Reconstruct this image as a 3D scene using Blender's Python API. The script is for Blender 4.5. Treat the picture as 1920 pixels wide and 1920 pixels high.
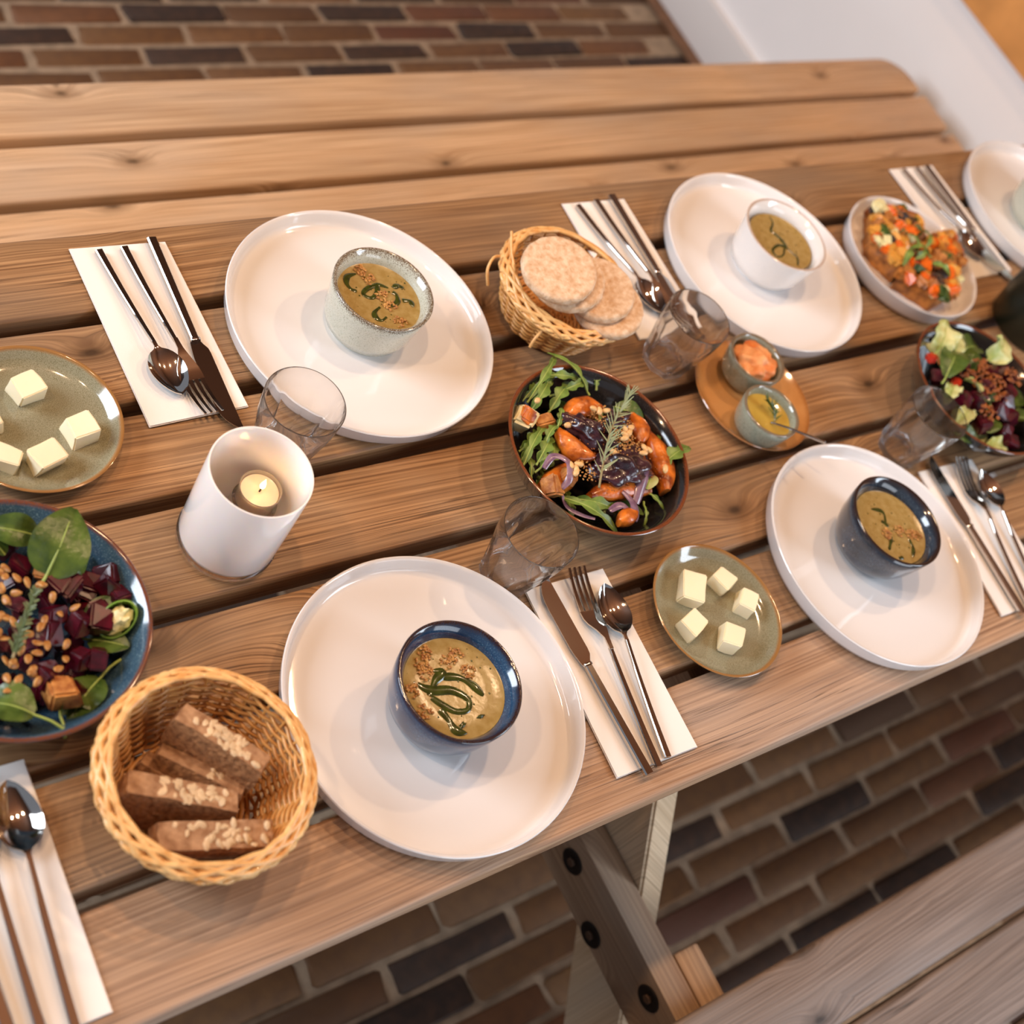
import bpy, bmesh, math, random
from mathutils import Vector, Matrix, noise

# ------------------------------------------------------------------ camera, world, lights
scn = bpy.context.scene
COL = scn.collection
for o in list(bpy.data.objects):
    bpy.data.objects.remove(o)

TZ = 0.75                                   # table top height
cam_d = bpy.data.cameras.new('camera')
cam = bpy.data.objects.new('camera', cam_d)
COL.objects.link(cam)
cam.location = (-0.497741, -0.578568, TZ + 1.030605)
cam.rotation_euler = (0.602587, -0.435944, -0.525115)
cam_d.sensor_width = 36.0
cam_d.sensor_fit = 'HORIZONTAL'
cam_d.lens = 2668.35 / 1920.0 * 36.0
cam_d.clip_start = 0.05
cam_d.dof.use_dof = True
cam_d.dof.focus_distance = 1.28
cam_d.dof.aperture_fstop = 4.5
scn.camera = cam

world = bpy.data.worlds.new('world')
scn.world = world
world.use_nodes = True
bg = world.node_tree.nodes['Background']
bg.inputs['Color'].default_value = (0.80, 0.86, 1.0, 1)
bg.inputs['Strength'].default_value = 0.27

scn.view_settings.view_transform = 'Standard'
scn.view_settings.look = 'None'
scn.view_settings.gamma = 1.0
scn.view_settings.use_curve_mapping = False
scn.view_settings.exposure = 0.17
scn.cycles.caustics_reflective = False


def area_light(name, loc, target, sx, sy, power, col):
    d = bpy.data.lights.new(name, 'AREA')
    d.shape = 'RECTANGLE'
    d.size, d.size_y = sx, sy
    d.energy = power
    d.color = col
    o = bpy.data.objects.new(name, d)
    COL.objects.link(o)
    o.location = loc
    o.rotation_euler = (Vector(target) - Vector(loc)).to_track_quat('-Z', 'Y').to_euler()
    return o


# daylight from the window in the white wall, out of frame towards the near right
area_light('window_daylight', (2.0, -1.45, 1.85), (0.3, -0.2, 0.75), 1.0, 1.3, 44, (0.76, 0.88, 1.0))
# second window in the near wall behind the camera
area_light('window_daylight', (0.7, -2.9, 1.05), (0.6, -0.2, 0.72), 1.8, 1.7, 34, (0.84, 0.91, 1.0))

# third window on the far left side of the room
area_light('window_daylight', (-2.1, 1.3, 1.9), (0.9, 0.6, 0.6), 1.3, 1.4, 86, (0.82, 0.90, 1.0))

# row of warm pendant bulbs hanging over the far half of the table
for bx_ in (-0.95, -0.20, 0.58, 1.34):
    d = bpy.data.lights.new('pendant_bulb', 'POINT')
    d.energy = 24.5
    d.color = (1.0, 0.65, 0.38)
    d.shadow_soft_size = 0.035
    o = bpy.data.objects.new('pendant_bulb', d)
    COL.objects.link(o)
    o.location = (bx_, 0.15, TZ + 1.6)

# ------------------------------------------------------------------ helpers
rnd = random.Random(7)


def lin(r, g, b):
    def f(c):
        c /= 255.0
        return c / 12.92 if c <= 0.04045 else ((c + 0.055) / 1.055) ** 2.4
    return (f(r), f(g), f(b), 1.0)


def mesh(name, V, F, smooth=True, angle=40):
    me = bpy.data.meshes.new(name)
    me.from_pydata([tuple(v) for v in V], [], F)
    me.update()
    if smooth:
        me.polygons.foreach_set('use_smooth', [True] * len(me.polygons))
        if angle:
            me.set_sharp_from_angle(angle=math.radians(angle))
    return me


def from_bm(name, bm, smooth=True, angle=40):
    me = bpy.data.meshes.new(name)
    bm.to_mesh(me)
    bm.free()
    if smooth:
        me.polygons.foreach_set('use_smooth', [True] * len(me.polygons))
        if angle:
            me.set_sharp_from_angle(angle=math.radians(angle))
    return me


def obj(name, me, mat=None, parent=None, loc=(0, 0, 0), rot=(0, 0, 0), scale=(1, 1, 1)):
    o = bpy.data.objects.new(name, me)
    COL.objects.link(o)
    o.location = loc
    o.rotation_euler = rot
    o.scale = scale
    if parent is not None:
        o.parent = parent
    if mat is not None and me is not None and not me.materials:
        me.materials.append(mat)
    return o


def tag(o, label, cat, group=None, kind=None):
    o['label'] = label
    o['category'] = cat
    if group:
        o['group'] = group
    if kind:
        o['kind'] = kind
    return o


def thing(name, label, cat, loc=(0, 0, 0), rotz=0.0, group=None):
    o = bpy.data.objects.new(name, None)
    COL.objects.link(o)
    o.location = loc
    o.rotation_euler = (0, 0, rotz)
    o.empty_display_size = 0.02
    return tag(o, label, cat, group)


def lathe(prof, n=64):
    V, F, rings = [], [], []
    for r, z in prof:
        if r < 1e-6:
            rings.append([len(V)])
            V.append((0, 0, z))
        else:
            rings.append(list(range(len(V), len(V) + n)))
            for k in range(n):
                a = 2 * math.pi * k / n
                V.append((r * math.cos(a), r * math.sin(a), z))
    for A, B in zip(rings, rings[1:]):
        for k in range(n):
            k2 = (k + 1) % n
            if len(A) == 1 and len(B) == 1:
                continue
            if len(A) == 1:
                F.append((A[0], B[k], B[k2]))
            elif len(B) == 1:
                F.append((A[k], B[0], A[k2]))
            else:
                F.append((A[k], B[k], B[k2], A[k2]))
    return V, F


def fix(me):
    bm = bmesh.new()
    bm.from_mesh(me)
    bmesh.ops.recalc_face_normals(bm, faces=bm.faces)
    bm.to_mesh(me)
    bm.free()
    return me


def smooth_path(pts, sub=4):
    P = [Vector(p) for p in pts]
    out = []
    for i in range(len(P) - 1):
        p0 = P[max(i - 1, 0)]
        p1, p2 = P[i], P[i + 1]
        p3 = P[min(i + 2, len(P) - 1)]
        for k in range(sub):
            t = k / sub
            out.append(0.5 * ((2 * p1) + (p2 - p0) * t + (2 * p0 - 5 * p1 + 4 * p2 - p3) * t * t + (3 * p1 - p0 - 3 * p2 + p3) * t ** 3))
    out.append(P[-1])
    return out


def tube(pts, rad, n=8, closed=False, flat=1.0, up=None):
    """rad: number or function of t in 0..1; flat squashes the section along the up direction"""
    P = [Vector(p) for p in pts]
    m = len(P)
    V, F = [], []
    last = Vector((0, 0, 1)) if up is None else Vector(up)
    for i in range(m):
        if closed:
            t = (P[(i + 1) % m] - P[i - 1])
        else:
            t = P[min(i + 1, m - 1)] - P[max(i - 1, 0)]
        t.normalize()
        if up is not None:
            last = Vector(up)
        b = t.cross(last)
        if b.length < 1e-5:
            b = t.cross(Vector((1, 0.3, 0.1)))
        b.normalize()
        u = b.cross(t).normalized()
        last = u
        r = rad(i / max(m - 1, 1)) if callable(rad) else rad
        for k in range(n):
            a = 2 * math.pi * k / n
            V.append(P[i] + b * (r * math.cos(a)) + u * (r * flat * math.sin(a)))
    for i in range(m if closed else m - 1):
        j = (i + 1) % m
        for k in range(n):
            k2 = (k + 1) % n
            F.append((i * n + k, i * n + k2, j * n + k2, j * n + k))
    if not closed:
        F.append(tuple(range(n - 1, -1, -1)))
        F.append(tuple((m - 1) * n + k for k in range(n)))
    return V, F


def join(parts):
    V, F = [], []
    for v, f in parts:
        o = len(V)
        V += list(v)
        F += [tuple(i + o for i in q) for q in f]
    return V, F


def xf(vf, M):
    return [M @ Vector(v) for v in vf[0]], vf[1]


def bevel_box(sx, sy, sz, b=0.003, seg=2, cz=0.0):
    bm = bmesh.new()
    bmesh.ops.create_cube(bm, size=1.0)
    for v in bm.verts:
        v.co = Vector((v.co.x * sx, v.co.y * sy, v.co.z * sz + cz))
    if b > 0:
        bmesh.ops.bevel(bm, geom=list(bm.edges), offset=b, segments=seg, affect='EDGES', profile=0.6)
    return bm


def blob(rx, ry, rz, sub=2, amp=0.15, freq=3.0, seed=0.0, flat_bottom=None):
    bm = bmesh.new()
    bmesh.ops.create_icosphere(bm, subdivisions=sub, radius=1.0)
    for v in bm.verts:
        d = 1 + amp * noise.noise(v.co * freq + Vector((seed, seed * 1.7, -seed)))
        v.co = Vector((v.co.x * rx * d, v.co.y * ry * d, v.co.z * rz * d))
        if flat_bottom is not None and v.co.z < flat_bottom:
            v.co.z = flat_bottom
    return bm


def chunk(sx, sy, sz, seed=0, amp=0.12, sub=2, b=0.12):
    """an irregular cut cube"""
    bm = bmesh.new()
    bmesh.ops.create_cube(bm, size=1.0)
    r = random.Random(seed)
    for v in bm.verts:
        v.co += Vector([r.uniform(-amp, amp) for _ in range(3)])
    bmesh.ops.bevel(bm, geom=list(bm.edges), offset=b, segments=2, affect='EDGES')
    if sub > 2:
        bmesh.ops.subdivide_edges(bm, edges=list(bm.edges), cuts=1, use_grid_fill=True)
        for v in bm.verts:
            v.co += v.co.normalized() * 0.05 * noise.noise(v.co * 5 + Vector((seed, 0, 0)))
    for v in bm.verts:
        v.co = Vector((v.co.x * sx, v.co.y * sy, v.co.z * sz))
    return bm


# ------------------------------------------------------------------ materials
def new_mat(name):
    m = bpy.data.materials.new(name)
    m.use_nodes = True
    nt = m.node_tree
    return m, nt, nt.nodes['Principled BSDF']


def plain(name, col, rough=0.5, metal=0.0, spec=0.5, coat=0.0, sss=0.0, var=0.0, vscale=60, bump=0.0, bscale=200, col2=None, trans=0.0, ior=1.5, rlo=None):
    m, nt, b = new_mat(name)
    b.inputs['Base Color'].default_value = col
    b.inputs['Roughness'].default_value = rough
    b.inputs['Metallic'].default_value = metal
    b.inputs['Specular IOR Level'].default_value = spec
    b.inputs['Coat Weight'].default_value = coat
    b.inputs['Coat Roughness'].default_value = 0.06
    b.inputs['Transmission Weight'].default_value = trans
    b.inputs['IOR'].default_value = ior
    if sss:
        b.inputs['Subsurface Weight'].default_value = sss
        b.inputs['Subsurface Radius'].default_value = (0.01, 0.006, 0.003)
        b.inputs['Subsurface Scale'].default_value = 0.5
    L = nt.links.new
    tc = nt.nodes.new('ShaderNodeTexCoord')
    if var or col2:
        nz = nt.nodes.new('ShaderNodeTexNoise')
        nz.inputs['Scale'].default_value = vscale
        nz.inputs['Detail'].default_value = 5
        L(tc.outputs['Object'], nz.inputs['Vector'])
        rp = nt.nodes.new('ShaderNodeValToRGB')
        rp.color_ramp.elements[0].position = 0.35
        rp.color_ramp.elements[1].position = 0.68
        c2 = col2 or tuple(min(1, c * (1 + var)) for c in col[:3]) + (1,)
        c1 = col if col2 else tuple(c * (1 - var) for c in col[:3]) + (1,)
        rp.color_ramp.elements[0].color = c1
        rp.color_ramp.elements[1].color = c2
        L(nz.outputs['Fac'], rp.inputs['Fac'])
        L(rp.outputs['Color'], b.inputs['Base Color'])
    if bump:
        nb = nt.nodes.new('ShaderNodeTexNoise')
        nb.inputs['Scale'].default_value = bscale
        nb.inputs['Detail'].default_value = 4
        L(tc.outputs['Object'], nb.inputs['Vector'])
        bp = nt.nodes.new('ShaderNodeBump')
        bp.inputs['Strength'].default_value = bump
        bp.inputs['Distance'].default_value = 0.002
        L(nb.outputs['Fac'], bp.inputs['Height'])
        L(bp.outputs['Normal'], b.inputs['Normal'])
    return m


def N(nt, typ, **kw):
    n = nt.nodes.new(typ)
    for k, v in kw.items():
        setattr(n, k, v)
    return n


def math_node(nt, op, a, b=None, c=None):
    n = nt.nodes.new('ShaderNodeMath')
    n.operation = op
    for i, x in enumerate((a, b, c)):
        if x is None:
            continue
        if isinstance(x, (int, float)):
            n.inputs[i].default_value = x
        else:
            nt.links.new(x, n.inputs[i])
    return n.outputs[0]


def mixc(nt, fac, a, b):
    n = nt.nodes.new('ShaderNodeMix')
    n.data_type = 'RGBA'
    L = nt.links.new
    if isinstance(fac, (int, float)):
        n.inputs['Factor'].default_value = fac
    else:
        L(fac, n.inputs['Factor'])
    for s, x in (('A', a), ('B', b)):
        i = [q for q in n.inputs if q.name == s and q.type == 'RGBA'][0]
        if isinstance(x, tuple):
            i.default_value = x
        else:
            L(x, i)
    return [q for q in n.outputs if q.type == 'RGBA'][0]


def ramp(nt, fac, stops):
    n = nt.nodes.new('ShaderNodeValToRGB')
    cr = n.color_ramp
    while len(cr.elements) < len(stops):
        cr.elements.new(0.5)
    for e, (p, c) in zip(cr.elements, stops):
        e.position = p
        e.color = c if isinstance(c, tuple) else (c, c, c, 1)
    nt.links.new(fac, n.inputs['Fac'])
    return n.outputs['Color']


def wood_mat(name, light, dark, grey, grey_amt=0.35, knots=True, axis='X', rough=0.55):
    """boards: long grain lines, cracks, knots that the grain flows around"""
    m, nt, b = new_mat(name)
    L = nt.links.new
    tc = N(nt, 'ShaderNodeTexCoord')
    oi = N(nt, 'ShaderNodeObjectInfo')
    sp = N(nt, 'ShaderNodeSeparateXYZ')
    L(tc.outputs['Object'], sp.inputs[0])
    ax = {'X': ('X', 'Y', 'Z'), 'Y': ('Y', 'X', 'Z'), 'Z': ('Z', 'Y', 'X')}[axis]
    r1 = math_node(nt, 'MULTIPLY', oi.outputs['Random'], 37.0)
    x = math_node(nt, 'ADD', sp.outputs[ax[0]], r1)
    y = math_node(nt, 'ADD', sp.outputs[ax[1]], math_node(nt, 'MULTIPLY', sp.outputs[ax[2]], 0.7))
    r2 = math_node(nt, 'MULTIPLY', oi.outputs['Random'], 91.0)

    def vec(a, bb, c):
        n = N(nt, 'ShaderNodeCombineXYZ')
        for i, q in enumerate((a, bb, c)):
            if isinstance(q, (int, float)):
                n.inputs[i].default_value = q
            else:
                L(q, n.inputs[i])
        return n.outputs[0]

    # knots
    vo = N(nt, 'ShaderNodeTexVoronoi')
    vo.voronoi_dimensions = '2D'
    vo.inputs['Scale'].default_value = 1.0
    L(vec(math_node(nt, 'MULTIPLY', x, 4.2), math_node(nt, 'ADD', math_node(nt, 'MULTIPLY', y, 9.0), r2), 0), vo.inputs['Vector'])
    d = vo.outputs['Distance']
    nzk = N(nt, 'ShaderNodeTexNoise')
    nzk.inputs['Scale'].default_value = 1.0
    L(vec(math_node(nt, 'MULTIPLY', x, 60), math_node(nt, 'MULTIPLY', y, 60), r2), nzk.inputs['Vector'])
    d2 = math_node(nt, 'ADD', d, math_node(nt, 'MULTIPLY', math_node(nt, 'SUBTRACT', nzk.outputs['Fac'], 0.5), 0.05))
    kr = N(nt, 'ShaderNodeSeparateColor')
    L(vo.outputs['Color'], kr.inputs[0])
    sel = math_node(nt, 'GREATER_THAN', kr.outputs[0], 0.5)
    bulge = math_node(nt, 'POWER', 2.718, math_node(nt, 'MULTIPLY', math_node(nt, 'MULTIPLY', d, d), -38.0))
    bulge = math_node(nt, 'MULTIPLY', bulge, sel)
    d2 = math_node(nt, 'ADD', d2, math_node(nt, 'MULTIPLY', math_node(nt, 'SUBTRACT', 1.0, sel), 1.0))
    # wandering grain coordinate
    n1 = N(nt, 'ShaderNodeTexNoise')
    n1.inputs['Scale'].default_value = 1.0
    n1.inputs['Detail'].default_value = 2.0
    L(vec(math_node(nt, 'MULTIPLY', x, 0.9), math_node(nt, 'MULTIPLY', y, 4.0), r2), n1.inputs['Vector'])
    g = math_node(nt, 'ADD', y, math_node(nt, 'MULTIPLY', n1.outputs['Fac'], 0.07))
    g = math_node(nt, 'ADD', g, math_node(nt, 'MULTIPLY', bulge, 0.020 if knots else 0.0))
    # fine streaks
    n2 = N(nt, 'ShaderNodeTexNoise')
    n2.inputs['Scale'].default_value = 1.0
    n2.inputs['Detail'].default_value = 5.0
    L(vec(math_node(nt, 'MULTIPLY', x, 5.0), math_node(nt, 'MULTIPLY', g, 430.0), r2), n2.inputs['Vector'])
    # growth rings
    ring = math_node(nt, 'SINE', math_node(nt, 'MULTIPLY', g, 950.0))
    ring = math_node(nt, 'MULTIPLY_ADD', ring, 0.5, 0.5)
    ring = math_node(nt, 'POWER', ring, 2.5)
    # weathered patches
    n3 = N(nt, 'ShaderNodeTexNoise')
    n3.inputs['Scale'].default_value = 1.0
    n3.inputs['Detail'].default_value = 3.0
    L(vec(math_node(nt, 'MULTIPLY', x, 3.2), math_node(nt, 'MULTIPLY', y, 9.0), math_node(nt, 'ADD', r2, 5.0)), n3.inputs['Vector'])
    # cracks
    n4 = N(nt, 'ShaderNodeTexNoise')
    n4.inputs['Scale'].default_value = 1.0
    n4.inputs['Detail'].default_value = 3.0
    n4.inputs['Roughness'].default_value = 0.6
    L(vec(math_node(nt, 'MULTIPLY', x, 1.3), math_node(nt, 'MULTIPLY', g, 130.0), math_node(nt, 'ADD', r2, 11.0)), n4.inputs['Vector'])
    crack = ramp(nt, n4.outputs['Fac'], [(0.0, 0.0), (0.484, 0.0), (0.497, 1.0), (0.503, 1.0), (0.516, 0.0)])
    n5 = N(nt, 'ShaderNodeTexNoise')
    n5.inputs['Scale'].default_value = 1.0
    L(vec(math_node(nt, 'MULTIPLY', x, 2.0), math_node(nt, 'MULTIPLY', y, 16.0), math_node(nt, 'ADD', r2, 23.0)), n5.inputs['Vector'])
    crack_m = math_node(nt, 'MULTIPLY', crack, ramp(nt, n5.outputs['Fac'], [(0.48, 0.0), (0.66, 1.0)]))

    stre = ramp(nt, n2.outputs['Fac'], [(0.30, 0.0), (0.70, 1.0)])
    c = mixc(nt, stre, dark, light)
    c = mixc(nt, math_node(nt, 'MULTIPLY', ring, 0.26), c, dark)
    gm = ramp(nt, n3.outputs['Fac'], [(0.42, 0.0), (0.68, 1.0)])
    c = mixc(nt, math_node(nt, 'MULTIPLY', gm, grey_amt), c, grey)
    hv = N(nt, 'ShaderNodeHueSaturation')
    L(c, hv.inputs['Color'])
    L(math_node(nt, 'MULTIPLY', math_node(nt, 'MULTIPLY_ADD', oi.outputs['Random'], 0.22, 0.89), math_node(nt, 'MULTIPLY_ADD', n5.outputs['Fac'], 0.7, 0.65)), hv.inputs['Value'])
    c = hv.outputs['Color']
    deep = tuple(q * 0.22 for q in dark[:3]) + (1,)
    c = mixc(nt, math_node(nt, 'MULTIPLY', crack_m, 0.75), c, deep)
    if knots:
        halo = ramp(nt, d2, [(0.05, 1.0), (0.15, 0.0)])
        c = mixc(nt, math_node(nt, 'MULTIPLY', halo, 0.6), c, tuple(q * 0.55 for q in dark[:3]) + (1,))
        core = ramp(nt, d2, [(0.015, 1.0), (0.055, 0.0)])
        c = mixc(nt, math_node(nt, 'MULTIPLY', core, 0.85), c, deep)
    L(c, b.inputs['Base Color'])
    b.inputs['Roughness'].default_value = rough
    b.inputs['Specular IOR Level'].default_value = 0.35
    bp = N(nt, 'ShaderNodeBump')
    bp.inputs['Strength'].default_value = 0.35
    bp.inputs['Distance'].default_value = 0.0012
    h = math_node(nt, 'SUBTRACT', math_node(nt, 'MULTIPLY_ADD', n2.outputs['Fac'], 0.6, math_node(nt, 'MULTIPLY', ring, -0.2)), math_node(nt, 'MULTIPLY', crack_m, 1.2))
    L(h, bp.inputs['Height'])
    L(bp.outputs['Normal'], b.inputs['Normal'])
    return m


def brick_mat(name, island):
    m, nt, b = new_mat(name)
    L = nt.links.new
    if island:
        g = N(nt, 'ShaderNodeNewGeometry')
        r = g.outputs['Random Per Island']
    else:
        r = N(nt, 'ShaderNodeObjectInfo').outputs['Random']
    c = ramp(nt, r, [(0.0, lin(40, 29, 23)), (0.16, lin(60, 42, 30)), (0.26, lin(94, 64, 38)), (0.45, lin(110, 75, 42)), (0.66, lin(122, 86, 50)), (0.82, lin(104, 60, 38)), (0.9, lin(84, 50, 34)), (1.0, lin(134, 98, 60))])
    tc = N(nt, 'ShaderNodeTexCoord')
    nz = N(nt, 'ShaderNodeTexNoise')
    nz.inputs['Scale'].default_value = 45
    nz.inputs['Detail'].default_value = 6
    L(tc.outputs['Object'], nz.inputs['Vector'])
    c = mixc(nt, ramp(nt, nz.outputs['Fac'], [(0.35, 0.0), (0.75, 0.55)]), c, lin(84, 56, 38))
    L(c, b.inputs['Base Color'])
    b.inputs['Roughness'].default_value = 0.75
    bp = N(nt, 'ShaderNodeBump')
    bp.inputs['Strength'].default_value = 0.4
    bp.inputs['Distance'].default_value = 0.003
    L(nz.outputs['Fac'], bp.inputs['Height'])
    L(bp.outputs['Normal'], b.inputs['Normal'])
    return m


def glaze_mat(name, body, speck, rim, rim_z, rim_w, rough=0.12, sp_scale=900, sp_lo=0.56, sp_hi=0.64, rim_noise=0.5, inner=None):
    """speckled reactive glaze that turns to another colour at the rim (object z)"""
    m, nt, b = new_mat(name)
    L = nt.links.new
    tc = N(nt, 'ShaderNodeTexCoord')
    sp = N(nt, 'ShaderNodeSeparateXYZ')
    L(tc.outputs['Object'], sp.inputs[0])
    nz = N(nt, 'ShaderNodeTexNoise')
    nz.inputs['Scale'].default_value = sp_scale
    nz.inputs['Detail'].default_value = 3
    L(tc.outputs['Object'], nz.inputs['Vector'])
    n2 = N(nt, 'ShaderNodeTexNoise')
    n2.inputs['Scale'].default_value = 30
    n2.inputs['Detail'].default_value = 3
    L(tc.outputs['Object'], n2.inputs['Vector'])
    c = mixc(nt, ramp(nt, nz.outputs['Fac'], [(sp_lo, 0.0), (sp_hi, 1.0)]), body, speck)
    if inner:
        c = mixc(nt, ramp(nt, n2.outputs['Fac'], [(0.4, 0.0), (0.65, 0.8)]), c, inner)
    z = math_node(nt, 'ADD', sp.outputs['Z'], math_node(nt, 'MULTIPLY', math_node(nt, 'SUBTRACT', nz.outputs['Fac'], 0.5), rim_w * 4 * rim_noise))
    f = math_node(nt, 'MULTIPLY', math_node(nt, 'SUBTRACT', z, rim_z - rim_w), 1.0 / rim_w)
    cl = N(nt, 'ShaderNodeClamp')
    L(f, cl.inputs['Value'])
    c = mixc(nt, cl.outputs[0], c, rim)
    L(c, b.inputs['Base Color'])
    b.inputs['Roughness'].default_value = rough
    b.inputs['Coat Weight'].default_value = 0.6
    b.inputs['Coat Roughness'].default_value = 0.05
    return m


M = {}
M['wood'] = wood_mat('weathered_pine', lin(190, 148, 104), lin(114, 78, 48), lin(128, 112, 96), 0.55)
M['wood_bench'] = wood_mat('bench_pine', lin(236, 198, 156), lin(180, 138, 98), lin(192, 170, 148), 0.55)
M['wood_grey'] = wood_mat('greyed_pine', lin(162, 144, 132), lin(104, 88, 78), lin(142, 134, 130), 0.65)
M['wood_front'] = wood_mat('front_board_pine', lin(196, 158, 124), lin(136, 100, 72), lin(158, 142, 130), 0.6)
M['wood_frame'] = wood_mat('frame_pine', lin(190, 156, 122), lin(140, 106, 78), lin(160, 146, 130), 0.6, axis='Y')
M['brick'] = brick_mat('floor_brick', False)
M['brick_all'] = brick_mat('floor_brick_far', True)
M['mortar'] = plain('mortar', lin(156, 134, 110), 0.9, var=0.2, vscale=40, bump=0.4, bscale=150)
M['wall'] = plain('white_wall_paint', lin(244, 240, 238), 0.7, var=0.02, vscale=4)
M['skirt'] = plain('skirting_paint', lin(222, 216, 212), 0.55)
M['sill'] = plain('sill_wood', lin(214, 150, 84), 0.5, var=0.12, vscale=12)
M['dark_strip'] = plain('dark_floor_edge', lin(120, 84, 58), 0.8, var=0.2)
M['hole_shade'] = plain('bolt_hole_shade', lin(34, 28, 26), 0.55, metal=0.6)  # black stands in for the shade inside the bolt holes
M['rust'] = plain('rusty_nut', lin(92, 70, 54), 0.6, metal=0.5)
M['ceil'] = plain('dark_ceiling_wood', lin(92, 60, 40), 0.7)
M['white'] = plain('white_porcelain', lin(228, 224, 222), 0.05, coat=0.0)
M['steel'] = plain('polished_steel', lin(205, 200, 194), 0.07, metal=1.0)
M['paper'] = plain('napkin_paper', lin(244, 238, 232), 0.85, bump=0.06, bscale=900)
M['butter'] = plain('butter', lin(248, 234, 200), 0.42, sss=0.15, bump=0.1, bscale=120)
M['jar'] = plain('white_cased_glass', lin(242, 234, 230), 0.12, coat=0.6, sss=0.3)

# ------------------------------------------------------------------ the room
WX = 2.05                                   # white wall plane


def structure(o, label=None, cat=None):
    o['kind'] = 'structure'
    if label:
        o['label'] = label
        o['category'] = cat
    return o


bm = bevel_box(3.75, 4.2, 0.04, 0, cz=-0.027)
floor = structure(obj('floor', from_bm('floor', bm, False), M['mortar'], loc=(0.175, 0.5, 0)), 'brick floor laid in long rows with pale sandy joints', 'floor')
BL, BW, BP, RP = 0.201, 0.0452, 0.21, 0.0535   # brick face, pitch along the row, row pitch


def brick_mesh(k):
    r = random.Random(100 + k)
    bm = bevel_box(BL, BW, 0.05, 0.006, 1, cz=-0.025)
    for v in bm.verts:
        v.co.x += r.uniform(-0.004, 0.004)
        v.co.y += r.uniform(-0.002, 0.002)
        if v.co.z > -0.02:
            v.co.z += r.uniform(-0.0015, 0.001)
    return from_bm('brick_face_%d' % k, bm, True, 50)


bricks = [brick_mesh(k) for k in range(7)]
restV = []
row0 = -0.455 + RP / 2 - RP * 24
nrow = 0
for j in range(72):
    yc = row0 + j * RP
    off = 0.023 if j % 2 == 0 else 0.128
    for i in range(-9, 10):
        xc = off + i * BP + 0.005
        if xc + BL / 2 > WX + 0.06 or xc < -1.55:
            continue
        seen = (-0.75 < yc < -0.24 and 0.05 < xc < 2.1 and not (xc < 0.25 and yc < -0.6)) or (1.02 < yc < 1.46 and 0.25 < xc)
        r = random.Random(j * 97 + i)
        dz = r.uniform(-0.004, 0.001)
        if seen:
            obj('brick', bricks[r.randrange(7)], M['brick'], floor, (xc - 0.175 + r.uniform(-0.003, 0.003), yc - 0.5, dz), (0, 0, r.uniform(-0.012, 0.012)))
        else:
            restV.append((xc, yc, dz, r.randrange(7)))
V, F = [], []
for xc, yc, dz, k in restV:
    me = bricks[k]
    o0 = len(V)
    V += [v.co + Vector((xc - 0.175, yc - 0.5, dz)) for v in me.vertices]
    F += [tuple(q + o0 for q in p.vertices) for p in me.polygons]
o = obj('brick_paving', mesh('brick_paving', V, F, True, 50), M['brick_all'], floor)
o['kind'] = 'stuff'

bm = bevel_box(0.1, 6.4, 3.0, 0, cz=1.5)
wall = structure(obj('wall_right', from_bm('wall_right', bm, False), M['wall'], loc=(WX + 0.05, 1.2, 0)), 'smooth white painted wall beyond the end of the table', 'wall')
bm = bevel_box(0.02, 6.4, 0.125, 0.003, cz=0.0625)
structure(obj('baseboard_right', from_bm('baseboard_right', bm), M['skirt'], loc=(WX - 0.009, 1.2, 0)), 'white painted skirting board along the white wall', 'baseboard')
bm = bevel_box(0.03, 6.4, 0.012, 0.002, cz=0.006)
structure(obj('trim_1', from_bm('trim_1', bm), M['dark_strip'], loc=(WX - 0.034, 1.2, 0.0)), 'dark strip where brick floor meets white wall', 'trim')
bm = bevel_box(0.025, 6.4, 0.40, 0.004, cz=0.20)
structure(obj('trim_2', from_bm('trim_2', bm), M['sill'], loc=(WX - 0.012, 1.2, TZ - 0.163)), 'honey coloured wooden board above the white lower wall', 'trim')
bm = bevel_box(0.02, 6.4, 2.0, 0.004, cz=1.0)
structure(obj('trim_3', from_bm('trim_3', bm), M['ceil'], loc=(WX - 0.010, 1.2, TZ + 0.24)), 'dark timber cladding high on the wall behind the table', 'trim')
bm = bevel_box(5.0, 6.4, 0.1, 0, cz=0.05)
structure(obj('ceiling', from_bm('ceiling', bm, False), M['ceil'], loc=(-0.4, 1.2, 3.0)), 'dark timber ceiling above the table', 'ceiling')

# ------------------------------------------------------------------ picnic table with its two benches
table = thing('picnic_table', 'long weathered wooden picnic table with attached plank benches on both sides', 'picnic table', (0.48, -0.102, 0))
TX0, TX1 = -1.05, 1.95


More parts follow.
